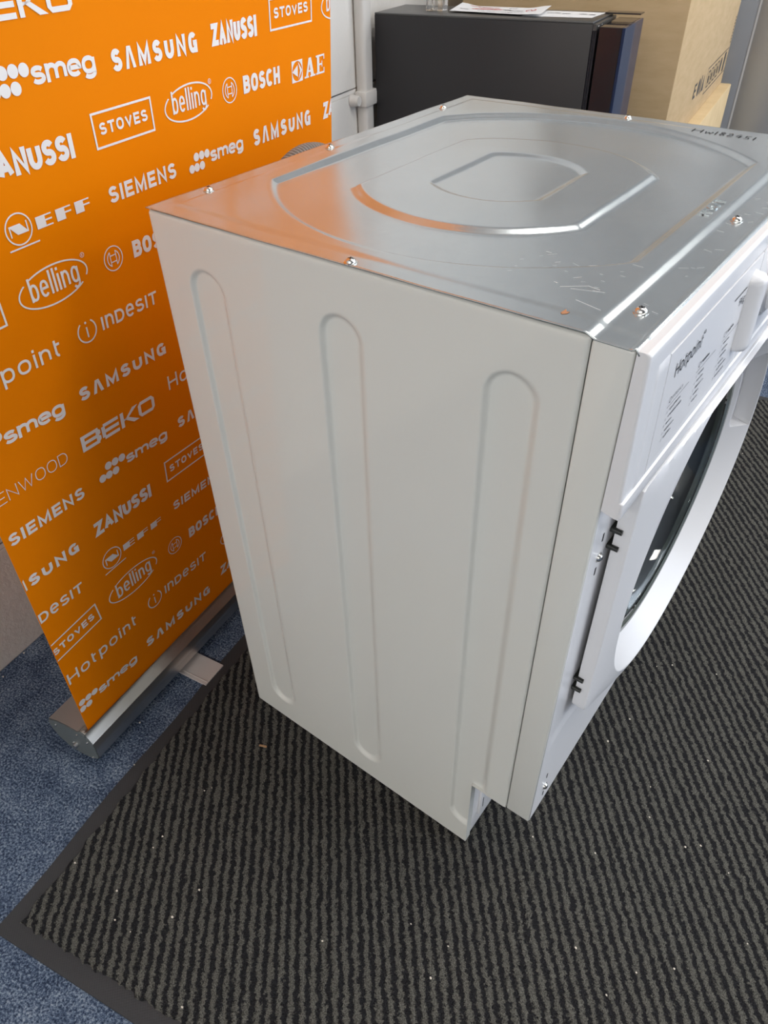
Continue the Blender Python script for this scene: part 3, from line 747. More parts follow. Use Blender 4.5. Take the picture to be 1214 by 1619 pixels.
for k in range(N):
    t = 2 * math.pi * k / N; td = math.degrees(t); td = td if td < 180 else td - 360
    ro = rout(t); col = []
    for (x_, r_) in ((0.5060, ro - 0.001), (0.5190, ro), (0.5205, ro - 0.0005), (0.5213, ro - 0.0016)):
        col.append((x_, r_))
    for f in (0.2, 0.4, 0.6, 0.8, 0.93):
        r_ = (ro - 0.0016) + (RIM + 0.0012 - ro + 0.0016) * f
        col.append((0.5213 + (0.5270 - 0.5213) * f ** 0.9, r_))
    col.append((0.5272, RIM + 0.0004)); col.append((0.5268, RIM - 0.0008))
    for i in range(1, 15):
        f = 1 - i / 14.0
        r_ = RING + (RIM - 0.0008 - RING) * f; x_ = 0.4995 + (0.5268 - 0.4995) * f
        pk = pocket(td, f)
        col.append((x_ - 0.024 * pk, r_ + 0.0040 * pk))
    if math.sin(t) > 0.5:                           # the slab stops below the control fascia
        lim = (ZTOP - ZCN) / math.sin(t); col = [(x_, min(r_, lim - 0.00012 * (len(col) - q))) if q > 3 else (x_, min(r_, lim)) for q, (x_, r_) in enumerate(col)]
    rings.append([Vector((x_, YC + r_ * math.cos(t), ZCN + r_ * math.sin(t))) for x_, r_ in col])
m_ = len(rings[0]); V = [p for c_ in rings for p in c_]; F = []
for k in range(N):
    k2 = (k + 1) % N
    for i in range(m_ - 1): F.append((k * m_ + i, k2 * m_ + i, k2 * m_ + i + 1, k * m_ + i + 1))
door = pyd('door', V, F, 'white_plastic', wm, 24)
bm = bmesh.new(); lathe(bm, (0, YC, ZCN), (1, 0, 0), [(r_ * KG, h_) for r_, h_ in [(0.1900, 0.4990), (0.1885, 0.5010), (0.1850, 0.5015), (0.1790, 0.5005), (0.1740, 0.4975), (0.1735, 0.4900)]], 128, cap=False); obj('glass_rim', bm, 'glass_ring', door, 40)
bm = bmesh.new(); lathe(bm, (0, YC, ZCN), (1, 0, 0), [(r_ * KG, h_) for r_, h_ in [(0.1737, 0.4960), (0.1700, 0.4935), (0.1620, 0.4760), (0.1540, 0.4450), (0.1430, 0.4180), (0.120, 0.4060), (0.07, 0.403), (0.001, 0.4025)]], 96, cap=False)
o = obj('porthole_glass', bm, 'door_glass', door, 60); md = o.modifiers.new('thickness', 'SOLIDIFY'); md.thickness = 0.004; md.offset = -1
bm = bmesh.new(); lathe(bm, (0, YC, ZCN), (1, 0, 0), [(r_ * KG, h_) for r_, h_ in [(0.2060, 0.4965), (0.1890, 0.4960), (0.1850, 0.4800), (0.1780, 0.4700), (0.1720, 0.4620), (0.1790, 0.4500), (0.1900, 0.4400), (0.1900, 0.4200)]], 96, cap=False); obj('door_seal', bm, 'rubber_seal', wm, 60)
bm = bmesh.new(); lathe(bm, (0, YC, ZCN), (1, 0, 0), [(0.190, 0.4250), (0.232, 0.4200), (0.234, 0.404)], 64, cap=False); lathe(bm, (0, YC, ZCN), (1, 0, 0), [(0.234, 0.404), (0.22, 0.4005), (0.001, 0.4000)], 64, cap=False)
obj('drum', bm, 'drum_steel', wm, 60)
for hz in (0.6310, 0.6110, 0.4160, 0.3990):
    bm = bmesh.new(); add_box(bm, 0.4995, 0.5125, 0.0480, 0.0700, hz - 0.0028, hz + 0.0020, 0.0008, 2); add_cyl(bm, (0.503, 0.0490, hz), (1, 0, 0), 0.0026, 0.0026, 0.010, 14)
    obj('hinge_pin', bm, 'pin_black', wm, 30)
# drain hose looped over the back
bm = bmesh.new(); pts = []
for k in range(241):
    t = k / 240; a = math.pi * (-0.12 + 1.24 * t)
    pts.append((-0.030, 0.268 - 0.062 * math.cos(a), 0.7605 + 0.052 * math.sin(a)))
add_tube(bm, pts, lambda i: 0.0150 if (i // 2) % 2 else 0.0128, 16)
obj('drain_hose', bm, 'hose_grey', wm, 60)
for yy in (0.206, 0.330):
    pass

# ================================================================== ROLL-UP BANNER
BP = Vector((-0.1297, -0.2306, 0.09)); BE = Vector((-0.1410, 0.9900, 0.0)); BU = Vector((0.0658, 0.0094, 0.9978)); BN = Vector((0.9878, 0.1407, -0.0665))
BW = 0.7305
ban = thing('roll_up_banner', 'orange roll-up display banner printed with white appliance logos against the block wall', 'banner')
def bpt(s, v, n=0.0): return BP + BE * s + BU * v + BN * n
bm = bmesh.new(); V = []
for n_ in (0.0, -0.0005):
    for s, v in ((0, -0.012), (BW, -0.012), (BW, 1.93), (0, 1.93)): V.append(bm.verts.new(bpt(s, v, n_)))
for f in ((0, 1, 2, 3), (7, 6, 5, 4), (0, 4, 5, 1), (1, 5, 6, 2), (2, 6, 7, 3), (3, 7, 4, 0)): bm.faces.new([V[i] for i in f])
canvas = obj('banner_canvas', bm, 'orange_vinyl', ban)
DV = [0.0]
def put(ik, s0, v0, s1=None, v1=None, label=None):      # origin and baseline direction (mm)
    v0 += DV[0]; v1 = None if v1 is None else v1 + DV[0]
    th = 0.0 if s1 is None else math.atan2(v1 - v0, s1 - s0)
    ct, st_ = math.cos(th), math.sin(th)
    ik.V = [((s0 + p[0] * ct - p[1] * st_), (v0 + p[0] * st_ + p[1] * ct)) for p in ik.V]
    o = ik.build('printed_logo', 'white_ink', canvas, lambda s, v: bpt(s / 1000, v / 1000, 0.0005), clip=(1.0, BW * 1000 - 1.0), nrm=BN)
    if o and label: o['label'] = label
PEN = {'ZANUSSI': (0.25, 0.10), 'SIEMENS': (0.225, 0.30), 'BOSCH': (0.25, 0.20), 'Hotpoint': (0.14, 0.26), 'KENWOOD': (0.07, 0.22), 'InDeSIT': (0.185, 0.26)}
def L_text(t, s0, v0, s1, v1, h, *_):
    ik = Ink(); wt, gp = PEN[t]; ik.drawn(t, 0, math.hypot(s1 - s0, v1 - v0), 0, h, wt, gp, t == 'InDeSIT'); put(ik, s0, v0, s1, v1)
def samsung(s0, v0, s1, v1, h):
    ik = Ink(); W = math.hypot(s1 - s0, v1 - v0); ws = [1.0, 1.05, 1.3, 1.0, 1.05, 1.1, 1.05]; gap = 0.33; tot = sum(ws) + 6 * gap; p = 0
    for ch, q in zip('SAMSUNG', ws):
        a, b = p / tot * W, (p + q) / tot * W; p += q + gap
        if ch == 'A':
            m = (a + b) / 2; tw = (b - a) * 0.30
            ik.poly([(a, 0), (a + tw, 0), (m, h * 0.80), (m + tw * 0.62, h), (m - tw * 0.62, h)]); ik.poly([(b - tw, 0), (b, 0), (m + tw * 0.62, h), (m, h * 0.80)])
        else: ik.drawn(ch, a, b, 0, h, 0.26)
    put(ik, s0, v0, s1, v1)
def smeg(s0, v0, s1, v1, xh, dots=True):
    ik = Ink(); W = math.hypot(s1 - s0, v1 - v0); ik.drawn('smeg', 0, W, 0, xh / XH * 0.95, 0.205, 0.05)
    if dots:
        r = W * 0.0735
        for dx, dy in ((-0.105, 0.63), (-0.255, 0.66), (-0.405, 0.66), (-0.27, -0.13), (-0.42, -0.13), (-0.56, -0.13)): ik.ell((dx * W + r * 0.3, 0.5 * r + dy * W * 0.22), r, r)
    put(ik, s0, v0, s1, v1)
def stoves(s0, v0, s1, v1, H):
    ik = Ink(); W = math.hypot(s1 - s0, v1 - v0); ik.frame(0, W, 0, H, 2.3); ik.drawn('STOVES', W * 0.10, W * 0.90, H * 0.36, H * 0.33, 0.22, 0.28); put(ik, s0, v0, s1, v1)
def belling(c, W, tilt=0.06):
    ik = Ink(); a = W / 2; b = W * 0.225
    ik.ring((0, 0), a, b, 1.9, -20, 131, 40, tilt); ik.ring((0, 0), a, b, 1.9, 142, 322, 40, tilt)
    ik.drawn('belling', -a * 0.68, a * 0.72, -b * 0.42, b * 1.16, 0.115, 0.22)
    ik.ring((a * 0.93, b * 0.78), 2.9, 2.9, 0.6, n=16); ik.text('R', a * 0.93 - 1.1, a * 0.93 + 1.2, b * 0.78 - 1.5, 3.0)
    put(ik, c[0], c[1])
def bosch_mark(c, R):
    ik = Ink(); ik.ring((0, 0), R, R, 1.3, n=40)
    for sg in (1, -1):
        ik.ring((0, 0), R * 0.66, R * 0.66, 1.2, -62 + (180 if sg < 0 else 0), 62 + (180 if sg < 0 else 0), 24)
        xx = sg * R * 0.30; ik.rect(xx - 0.6, xx + 0.6, -R * 0.58, R * 0.58)
    ik.rect(-R * 0.30, R * 0.30, R * 0.22, R * 0.22 + 1.2); ik.rect(-R * 0.30, R * 0.30, -R * 0.22 - 1.2, -R * 0.22)
    put(ik, *c)
def neff(cs, cv, R, s0, v0, s1, v1, h):
    ik = Ink(); ik.ring((0, 0), R, R * 0.98, 1.5, n=40); ik.rect(-R * 1.05, R * 1.25, -R * 1.16, -R * 1.16 + 1.6)
    q = R * 0.62
    ik.poly([(-q * 1.1, q * 0.5), (q * 0.25, q * 0.5), (q * 1.1, -q * 0.5), (-q * 0.25, -q * 0.5)]); ik.rect(-q * 1.1, -q * 0.95, -q * 0.6, q * 0.5); ik.rect(q * 0.95, q * 1.1, -q * 0.5, q * 0.6)
    put(ik, cs, cv)
    ik = Ink(); W = math.hypot(s1 - s0, v1 - v0); lw = W / 3.55
    for k, ch in enumerate('EFF'):
        p = k * lw * 1.275; ik.rect(p, p + lw * 0.58, 0, h); ik.rect(p + lw * 0.58, p + lw, h * 0.88, h); ik.rect(p + lw * 0.58, p + lw, h * 0.46, h * 0.60)
        if ch == 'E': ik.rect(p + lw * 0.58, p + lw, 0, h * 0.12)
    put(ik, s0, v0, s1, v1)
def indesit(c, R, s0, v0, s1, v1, h):
    if c:
        ik = Ink(); ik.ring((0, 0), R, R, 1.9, 125, 415, 40); ik.rect(-1.1, 1.1, -R * 0.55, R * 0.35); ik.ell((0, R * 0.72), 1.5, 1.5); put(ik, *c)
    L_text('InDeSIT', s0, v0, s1, v1, h)
def beko(s0, v0, s1, v1, h):
    ik = Ink(); W = math.hypot(s1 - s0, v1 - v0); lw = W * 0.245; t = h * 0.21
    def slab(x0, x1, y0, y1): ik.rect(x0, x1, y0, y1)
    p = 0; slab(p, p + t * 1.2, 0, h)
    for y0 in (0, h * 0.395, h - t): slab(p + t * 1.2, p + lw * 0.9, y0, y0 + t)
    ik.poly([(p + lw * 0.82, 0), (p + lw, t), (p + lw, h * 0.42), (p + lw * 0.9, h * 0.5), (p + lw, h * 0.58), (p + lw, h - t), (p + lw * 0.82, h), (p + lw * 0.76, h), (p + lw * 0.76, 0)])
    p = W * 0.262; slab(p, p + t * 1.2, t * 0.7, h - t * 0.7); 
    for y0 in (0, h * 0.395, h - t): slab(p + t * 0.7, p + lw * 0.92, y0, y0 + t)
    p = W * 0.515; slab(p, p + t * 1.2, 0, h); ik.poly([(p + t * 1.2, h * 0.38), (p + lw * 0.72, h), (p + lw * 1.02, h), (p + lw * 0.45, h * 0.5), (p + lw * 1.02, 0), (p + lw * 0.70, 0), (p + t * 1.2, h * 0.52)])
    p = W * 0.765; q = lw * 0.96
    A = [(p + t, 0), (p + q - t, 0), (p + q, t), (p + q, h - t), (p + q - t, h), (p + t, h), (p, h - t), (p, t)]
    B = [(p + t * 1.25, t), (p + q - t * 1.25, t), (p + q - t * 1.1, t * 1.2), (p + q - t * 1.1, h - t * 1.2), (p + q - t * 1.25, h - t), (p + t * 1.25, h - t), (p + t * 1.1, h - t * 1.2), (p + t * 1.1, t * 1.2)]
    ik.quadstrip(A, B); put(ik, s0, v0, s1, v1)
def aeg(s0, v0):
    ik = Ink(); S = 26.5; ik.poly([(0, 0), (S, 0), (S, S), (0, S)]); ik2 = ik
    ik = Ink(); n = 24; R = S * 0.46; c = (S / 2, S / 2)
    sq = []
    for k in range(n):
        a = 2 * math.pi * k / n; m = max(abs(math.cos(a)), abs(math.sin(a))); sq.append((c[0] + S / 2 * math.cos(a) / m, c[1] + S / 2 * math.sin(a) / m))
    ik.quadstrip(sq, [(c[0] + R * math.cos(2 * math.pi * k / n), c[1] + R * math.sin(2 * math.pi * k / n)) for k in range(n)])
    ik.poly([(c[0] + R, c[1]), (c[0] + R * 0.2, c[1] + R * 0.9), (c[0] + R * 0.55, c[1])]); ik.poly([(c[0] - R, c[1]), (c[0] + R * 0.1, c[1] - R * 0.6), (c[0] + R * 0.1, c[1] + R * 0.6)]); ik.poly([(c[0] + R, c[1]), (c[0] + R * 0.55, c[1]), (c[0] + R * 0.2, c[1] - R * 0.9)])
    put(ik, s0, v0)
    ik = Ink(); h = 24
    ik.poly([(3, 0), (8, 0), (16, h), (11.5, h)]); ik.poly([(17, 0), (25, 0), (17.5, h), (12, h)]); ik.rect(8, 20, h * 0.27, h * 0.37); ik.rect(0, 11, 0, 2.2); ik.rect(14.5, 28, 0, 2.2)
    ik.rect(33, 39, 0, h); ik.rect(30, 52, 0, 2.4); ik.rect(30, 52, h - 2.4, h); ik.rect(39, 46, h * 0.45, h * 0.55); ik.rect(45, 46.6, h * 0.34, h * 0.66); ik.rect(50, 52, 0, 7); ik.rect(50, 52, h - 6.5, h)
    put(ik, s0 + 31, v0 + 1)
# rows from the top of the picture down
def upper_rows():
    beko(142, 893, 270, 893, 22); L_text('Hotpoint', 304, 898.5, 442, 898.5, 22)
    smeg(203, 840, 283, 839, 15.2); samsung(305.5, 835, 440, 835, 20.3); L_text('ZANUSSI', 467, 836.5, 555.5, 836.5, 22.6, 0.040, 0, 'H', 0.9); stoves(583.7, 837.5, 682, 837.5, 35.3); belling((748, 853), 84)
    L_text('SIEMENS', 12, 838, 124, 838, 17.5, 0.035)
    L_text('ZANUSSI', 122, 771, 232.5, 769.5, 23.5, 0.040, 0, 'H', 0.9); stoves(262, 769.2, 352, 769.6, 35.3); belling((414, 787.5), 86); bosch_mark((491, 786.5), 14.4); L_text('BOSCH', 519, 777.2, 599.5, 776.6, 20.4, 0.035, 0, 'H', 0.95); aeg(628.5, 770.8)
    neff(142.5, 724, 16.2, 164, 716.5, 236, 716.5, 12.2); L_text('SIEMENS', 264.8, 712.8, 375, 712.8, 17.4, 0.035); smeg(440, 714, 508, 714, 12.8); samsung(531.5, 711.5, 671, 710.5, 20.5); L_text('ZANUSSI', 707, 710, 800, 710, 22.5, 0.040, 0, 'H', 0.9)
    stoves(8, 638, 97, 638.5, 34); belling((165, 657.5), 95, 0.03); bosch_mark((251.6, 655), 14.6); L_text('BOSCH', 283, 644.2, 363, 642, 20, 0.035, 0, 'H', 0.95)
    L_text('Hotpoint', 8, 582, 150, 578.7, 21.5, 0.012); indesit((190.3, 589.6), 14.4, 212.5, 580.2, 306, 577, 16.6)
    smeg(46.5, 514.5, 130.5, 509, 15.2); samsung(155, 510.2, 304.6, 504.5, 17.5)
upper_rows(); DV[0] = 446.5; upper_rows(); DV[0] = 0.0
L_text('KENWOOD', -4, 449.5, 114, 446.5, 16.5, -0.012); beko(137.5, 444.5, 266, 437, 22.5); L_text('Hotpoint', 297.3, 449, 432, 446, 21.4, 0.012)
L_text('SIEMENS', 6, 389.1, 120.7, 383.8, 17.5, 0.035); smeg(196.7, 386.3, 276.5, 379.5, 12.8); samsung(301, 381, 440, 376, 17.3)
samsung(-58, 318, 88, 312.6, 17.5); L_text('ZANUSSI', 118, 311.5, 225.2, 306.6, 23, 0.040, 0, 'H', 0.9); stoves(258, 308.1, 352, 302.5, 36.5)
indesit(None, 0, -22, 251.5, 73.5, 246.5, 17); neff(131.3, 259.5, 17.6, 153.2, 253.9, 231, 248.6, 11); L_text('SIEMENS', 259.6, 250.2, 373, 240, 15.5, 0.035)
stoves(-9, 166.5, 85.1, 172.1, 37); belling((155.5, 190), 101, -0.02); bosch_mark((246.8, 185), 15.5); L_text('BOSCH', 279.6, 173.5, 361, 168, 19.5, 0.035, 0, 'H', 0.95)
L_text('Hotpoint', 2.3, 107.7, 140, 103, 22.5, 0.012); indesit((183, 116.7), 15.5, 205.6, 107.9, 306.5, 100, 17); belling((390, 105), 86, 0)
smeg(38, 37, 118.9, 28.5, 13.4); samsung(143.6, 34.3, 300.8, 17.5, 18.5); L_text('ZANUSSI', 335.8, 30.2, 440, 22, 21, 0.040, 0, 'H', 0.9)
# cassette base: end caps, aluminium shell, feet
OB = bpt(0, 0)
def bq(s, n_, z): q = OB + BE * s + Vector((BE.y, -BE.x, 0)) * n_; return Vector((q.x, q.y, z))
SH_A = [(-0.083, 0.066), (-0.060, 0.075), (-0.035, 0.079), (-0.014, 0.079), (-0.0075, 0.084)]
SH_B = [(0.004, 0.083), (0.0055, 0.077), (0.0085, 0.073), (0.0125, 0.064), (0.0135, 0.0625), (0.0150, 0.050), (0.0150, 0.0435), (0.0135, 0.040), (0.0140, 0.028), (0.0120, 0.022), (-0.004, 0.010), (-0.030, 0.004), (-0.055, 0.004), (-0.075, 0.016), (-0.086, 0.038), (-0.087, 0.056), (-0.083, 0.066)]
prof = SH_A + [(-0.0072, 0.072), (0.0030, 0.072)] + SH_B[:-1]
S0, S1 = -0.012, BW + 0.012
bm = bmesh.new(); ra = [bm.verts.new(bq(S0 + 0.002, a, b)) for a, b in prof]; rb = [bm.verts.new(bq(S1 - 0.002, a, b)) for a, b in prof]
for i in range(len(prof)):
    j = (i + 1) % len(prof); bm.faces.new((ra[i], ra[j], rb[j], rb[i]))
obj('cassette_shell', bm, 'aluminium', ban, 25)
for sa, sb in ((S0, S0 + 0.0025), (S1 - 0.0025, S1)):
    bm = bmesh.new(); ca = sum(p[0] for p in prof) / len(prof)
    op = SH_A + SH_B[:-1]
    ra = [bm.verts.new(bq(sa, ca + (a - ca) * 0.985, 0.045 + (b - 0.045) * 0.975)) for a, b in op]; rb = [bm.verts.new(bq(sb, ca + (a - ca) * 0.985, 0.045 + (b - 0.045) * 0.975)) for a, b in op]
    bm.faces.new(ra); bm.faces.new(rb[::-1])
    for i in range(len(op)):
        j = (i + 1) % len(op); bm.faces.new((ra[i], rb[i], rb[j], ra[j]))
    cap = obj('end_cap', bm, 'end_cap', ban)
    if sa < 0:
        for a, b, r_ in ((-0.066, 0.062, 0.0024), (-0.016, 0.070, 0.0022), (0.004, 0.063, 0.0022), (-0.002, 0.016, 0.0022), (-0.040, 0.030, 0.0024), (-0.032, 0.031, 0.005)):
            bm = bmesh.new(); add_cyl(bm, bq(sa + 0.0003, a, b), -BE, r_, r_ * 0.8, 0.0025 if r_ < 0.004 else 0.006, 14); obj('cap_screw', bm, 'screw_steel', cap, 30)
for s_, in ((0.213,), (0.53,)):
    bm = bmesh.new(); vs = []
    for z_ in (0.0006, 0.0045):
        for ss, nn_ in ((s_ - 0.0245, -0.03), (s_ + 0.0245, -0.03), (s_ + 0.0245, 0.061), (s_ - 0.0245, 0.061)): vs.append(bm.verts.new(bq(ss, nn_, z_)))
    for f in ((3, 2, 1, 0), (4, 5, 6, 7), (0, 1, 5, 4), (1, 2, 6, 5), (2, 3, 7, 6), (3, 0, 4, 7)): bm.faces.new([vs[i] for i in f])
    vs = []
    for z_ in (0.0046, 0.0052):
        for ss, nn_ in ((s_ - 0.019, 0.004), (s_ - 0.0175, 0.004), (s_ - 0.0175, 0.060), (s_ - 0.019, 0.060)): vs.append(bm.verts.new(bq(ss, nn_, z_)))
    for f in ((3, 2, 1, 0), (4, 5, 6, 7), (0, 1, 5, 4), (1, 2, 6, 5), (2, 3, 7, 6), (3, 0, 4, 7)): bm.faces.new([vs[i] for i in f])
    obj('swivel_foot', bm, 'foot_metal', ban)
# rear pole and top rail
bm = bmesh.new(); add_tube(bm, [bpt(BW / 2, -0.03, -0.035), bpt(BW / 2, 1.93, -0.012)], 0.006, 10); obj('support_pole', bm, 'aluminium', ban, 40)
bm = bmesh.new(); add_tube(bm, [bpt(0.0, 1.935, -0.002), bpt(BW, 1.935, -0.002)], 0.011, 12); obj('top_rail', bm, 'aluminium', ban, 40)

# ================================================================== BLACK WINE COOLER AND WHAT LIES ON IT
ZT = 0.845; ZW = 0.836
wc = thing('wine_cooler', 'slim black wine cooler with dark glass door behind the washing machine', 'wine cooler', rw(-0.4225, 1.2535, 0.009), ANG)
LC = 0.518; WC = 0.164
bm = bmesh.new(); add_box(bm, 0, LC, 0, WC, 0.02, ZW - 0.004, 0.0015, 2); obj('cabinet', bm, 'black_cabinet', wc, 30)
bm = bmesh.new(); add_box(bm, 0.0, LC, 0.0008, WC - 0.0008, ZW - 0.0045, ZW, 0.0015, 2); obj('top_plate', bm, 'black_top', wc, 30)
for fx_, fy_ in ((0.04, 0.03), (0.04, 0.12), (0.47, 0.03), (0.47, 0.12)):
    bm = bmesh.new(); add_cyl(bm, (fx_, fy_, 0.0), (0, 0, 1), 0.014, 0.014, 0.021, 16); obj('foot', bm, 'pin_black', wc)
bm = bmesh.new(); add_box(bm, LC + 0.0005, LC + 0.004, 0.004, WC - 0.004, 0.06, ZW - 0.012); add_box(bm, LC + 0.004, LC + 0.0085, 0.006, WC - 0.006, 0.06, ZW - 0.014); obj('door_gasket', bm, 'gasket', wc)
bm = bmesh.new(); add_box(bm, LC - 0.001, LC + 0.008, 0.002, WC - 0.002, ZW - 0.0165, ZW - 0.0045, 0.0008, 1); front_rail = obj('front_rail', bm, 'black_top', wc, 30)
for yy in (0.018, 0.045):
    bm = bmesh.new(); add_cyl(bm, (LC + 0.008, yy, ZW - 0.010), (1, 0, 0), 0.0022, 0.0018, 0.0012, 10); obj('rail_screw', bm, 'screw_steel', front_rail)
dr = None
bm = bmesh.new()
DX0, DX1, DZt = LC + 0.014, LC + 0.068, ZW - 0.0085
add_box(bm, DX0, DX1 - 0.006, 0.001, 0.012, 0.05, DZt, 0.001, 1); add_box(bm, DX0, DX1 - 0.006, WC - 0.012, WC - 0.001, 0.05, DZt, 0.001, 1)
add_box(bm, DX0, DX1 - 0.006, 0.012, WC - 0.012, DZt - 0.03, DZt, 0.001, 1); add_box(bm, DX0, DX1 - 0.006, 0.012, WC - 0.012, 0.05, 0.08, 0.001, 1)
dr = obj('glass_door', bm, 'black_gloss', wc, 30)
box('door_pane', DX1 - 0.006, DX1, 0.001, WC - 0.001, 0.05, DZt, 'painted_reflection_glass', dr, 0.0008, 1)
box('hinge_plate', LC - 0.01, LC + 0.068, WC - 0.036, WC - 0.002, ZW + 0.0002, ZW + 0.0028, 'black_gloss', wc, 0.0006, 1)
# papers lying on the cooler
def sheet(name, pts, bend, label, z0, mat='paper'):
    # pts: four room corners (a, b); bend(u, v) -> lift
    nu, nv = 16, 8; V = []; F = []
    for k, dz in ((0, 0.0), (1, -0.0003)):
        for j in range(nv + 1):
            for i in range(nu + 1):
                u, v = i / nu, j / nv
                a = (pts[0][0] * (1 - u) + pts[1][0] * u) * (1 - v) + (pts[3][0] * (1 - u) + pts[2][0] * u) * v
                b = (pts[0][1] * (1 - u) + pts[1][1] * u) * (1 - v) + (pts[3][1] * (1 - u) + pts[2][1] * u) * v
                V.append(rw(a, b, z0 + bend(u, v) + dz))
    K = (nu + 1) * (nv + 1)
    for j in range(nv):
        for i in range(nu):
            a = j * (nu + 1) + i; F.append((a, a + 1, a + nu + 2, a + nu + 1)); F.append((K + a, K + a + nu + 1, K + a + nu + 2, K + a + 1))
    o = pyd(name, V, F, mat, None, 0); tag(o, label, 'paper', 'papers on the wine cooler')
    def fm(u, v):
        a = (pts[0][0] * (1 - u) + pts[1][0] * u) * (1 - v) + (pts[3][0] * (1 - u) + pts[2][0] * u) * v
        b = (pts[0][1] * (1 - u) + pts[1][1] * u) * (1 - v) + (pts[3][1] * (1 - u) + pts[2][1] * u) * v
        return rw(a, b, z0 + bend(u, v) + 0.0003)
    return o, fm
bend1 = lambda u, v: 0.0016 + 0.006 * sstep((u - 0.75) / 0.25) * (0.4 + 0.6 * v) + 0.006 * sstep((0.2 - u) / 0.2) * v
o1, fm = sheet('paper_sheet', [(-0.254, 1.305), (-0.030, 1.283), (-0.043, 1.400), (-0.262, 1.400)], bend1, 'curled white sheet with red print on top of the black wine cooler', ZT + 0.002)
rs = random.Random(4)
def scrib(o, fm, rows, name='print'):
    for mat_, lst in rows.items():
        ik = Ink()
        for (u0, u1, v, hh) in lst:
            p = u0
            while p < u1:
                L = rs.uniform(0.006, 0.016); ik.stroke([(p, v), (p + L, v + rs.uniform(-0.02, 0.02))], hh * rs.uniform(0.6, 1.1)); p += L + rs.uniform(0.004, 0.010)
        ik.build('printed_text', mat_, o, fm)
scrib(o1, fm, {'red_ink': [(0.22, 0.50, 0.50, 0.09), (0.24, 0.45, 0.74, 0.05), (0.12, 0.22, 0.85, 0.03)], 'grey_print': [(0.55, 0.60, 0.5, 0.08), (0.62, 0.75, 0.45, 0.03), (0.08, 0.16, 0.35, 0.03), (0.3, 0.8, 0.2, 0.02), (0.58, 0.66, 0.75, 0.03)]})
ik = Ink(); ik.ring((0.84, 0.52), 0.055, 0.16, 0.012, n=20); ik.stroke([(0.79, 0.5), (0.83, 0.6), (0.86, 0.45), (0.89, 0.55)], 0.012); ik.build('printed_text', 'red_ink', o1, fm)
o2, fm = sheet('paper_sheet', [(-0.075, 1.290), (0.077, 1.305), (0.085, 1.395), (-0.075, 1.395)], lambda u, v: 0.0, 'flat white printed sheet at the door end of the black wine cooler', ZT + 0.0006)
scrib(o2, fm, {'grey_print': [(0.25, 0.42, 0.62, 0.04), (0.50, 0.56, 0.55, 0.06), (0.72, 0.80, 0.55, 0.05), (0.88, 0.92, 0.5, 0.06)]})
# small clear acrylic holder
ah = thing('acrylic_holder', 'small clear acrylic holder standing on the back of the black wine cooler', 'holder', rw(-0.297, 1.327, ZT), ANG)
bm = bmesh.new(); add_box(bm, -0.021, -0.0155, -0.012, 0.018, 0.0002, 0.052, 0.0006, 1); add_box(bm, -0.006, -0.003, -0.012, 0.018, 0.004, 0.052, 0.0006, 1); obj('panel', bm, 'acrylic', ah)
bm = bmesh.new(); add_box(bm, 0.009, 0.021, -0.012, 0.018, 0.0002, 0.052, 0.0006, 1); obj('side_block', bm, 'acrylic', ah)
bm = bmesh.new(); add_box(bm, -0.0152, 0.0088, -0.012, 0.018, 0.0002, 0.0036, 0.0006, 1); obj('base', bm, 'acrylic', ah)

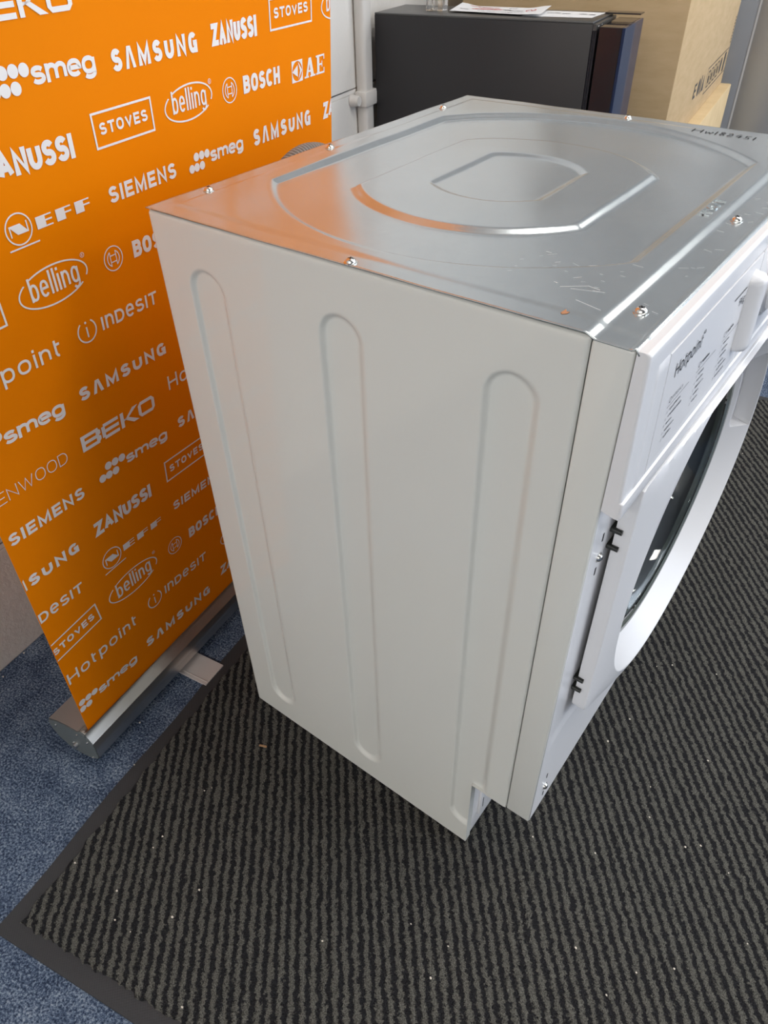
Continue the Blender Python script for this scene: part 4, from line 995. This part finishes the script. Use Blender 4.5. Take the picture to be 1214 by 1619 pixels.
# ================================================================== CARTONS AND GREY FRIDGE BEHIND
def carton(name, a0, a1, b0, b1, z0, z1, mat, label):
    t = thing(name, label, 'box', rw(a0, b0, z0), ANG)
    bm = bmesh.new(); add_box(bm, 0, a1 - a0, 0, b1 - b0, 0, z1 - z0, 0.004, 2); obj('carton_body', bm, mat, t, 30)
    return t
lower = carton('cardboard_box', -0.30, 0.258, 1.640, 2.715, 0.001, 0.500, 'cardboard_light', 'lower pale cardboard box carrying the tall brown carton')
big = carton('cardboard_box', -0.360, 0.224, 1.630, 2.690, 0.502, 1.06, 'cardboard', 'tall brown cardboard carton with black handling symbols behind the black wine cooler')
ik = Ink()
def bw(b, z): return (b - 1.63, z - 0.502)
def bx(b0, b1, z0, z1):
    a, c_ = bw(b0, z0), bw(b1, z1); return a[0], c_[0], a[1], c_[1]
ik.text('E', *[bw(2.020, 0)[0], bw(2.060, 0)[0]], 0.068, 0.040, offset=0.02); ik.ell((bw(2.105, 0)[0], 0.087), 0.018, 0.024, 20); ik.rect(*bx(2.135, 2.148, .565, .615))
ik.poly([bw(2.165, .565), bw(2.205, .565), bw(2.185, .612)])
ik.frame(*bx(2.24, 2.67, .545, .618), 0.003)
for k, b_ in enumerate((2.27, 2.33, 2.39, 2.45)):
    ik.frame(*bx(b_, b_ + 0.04, .558, .605), 0.004); ik.rect(*bx(b_ + 0.012, b_ + 0.026, .57, .59))
ik.ell((bw(2.535, 0)[0], 0.080), 0.018, 0.024, 16); ik.rect(*bx(2.60, 2.635, .553, .610))
for k in range(9): ik.rect(*bx(2.655, 2.668, .632 + k * 0.009, .637 + k * 0.009))
ik.build('printed_symbols', 'carton_ink', big, lambda s, v: Vector((0.224 + 0.360 + 0.0006, s, v)), nrm=(1, 0, 0))
fr = thing('fridge', 'tall grey steel fridge standing beyond the cardboard boxes at the right edge', 'fridge', rw(-0.38, 2.83), ANG)
bm = bmesh.new(); add_box(bm, 0, 0.655, 0, 0.60, 0.03, 1.85, 0.004, 2); obj('cabinet', bm, 'fridge_steel', fr, 30)
bm = bmesh.new(); add_box(bm, 0.658, 0.90, 0.0, 0.60, 0.05, 1.85, 0.004, 2); obj('door', bm, 'fridge_steel', fr, 30)
box('seam_trim', 0.6535, 0.6600, -0.0012, 0.02, 0.05, 1.85, 'frame_grey', fr)
for fx_, fy_ in ((0.05, 0.05), (0.6, 0.05), (0.05, 0.55), (0.6, 0.55)):
    bm = bmesh.new(); add_cyl(bm, (fx_, fy_, 0.0), (0, 0, 1), 0.02, 0.02, 0.032, 16); obj('foot', bm, 'pin_black', fr)
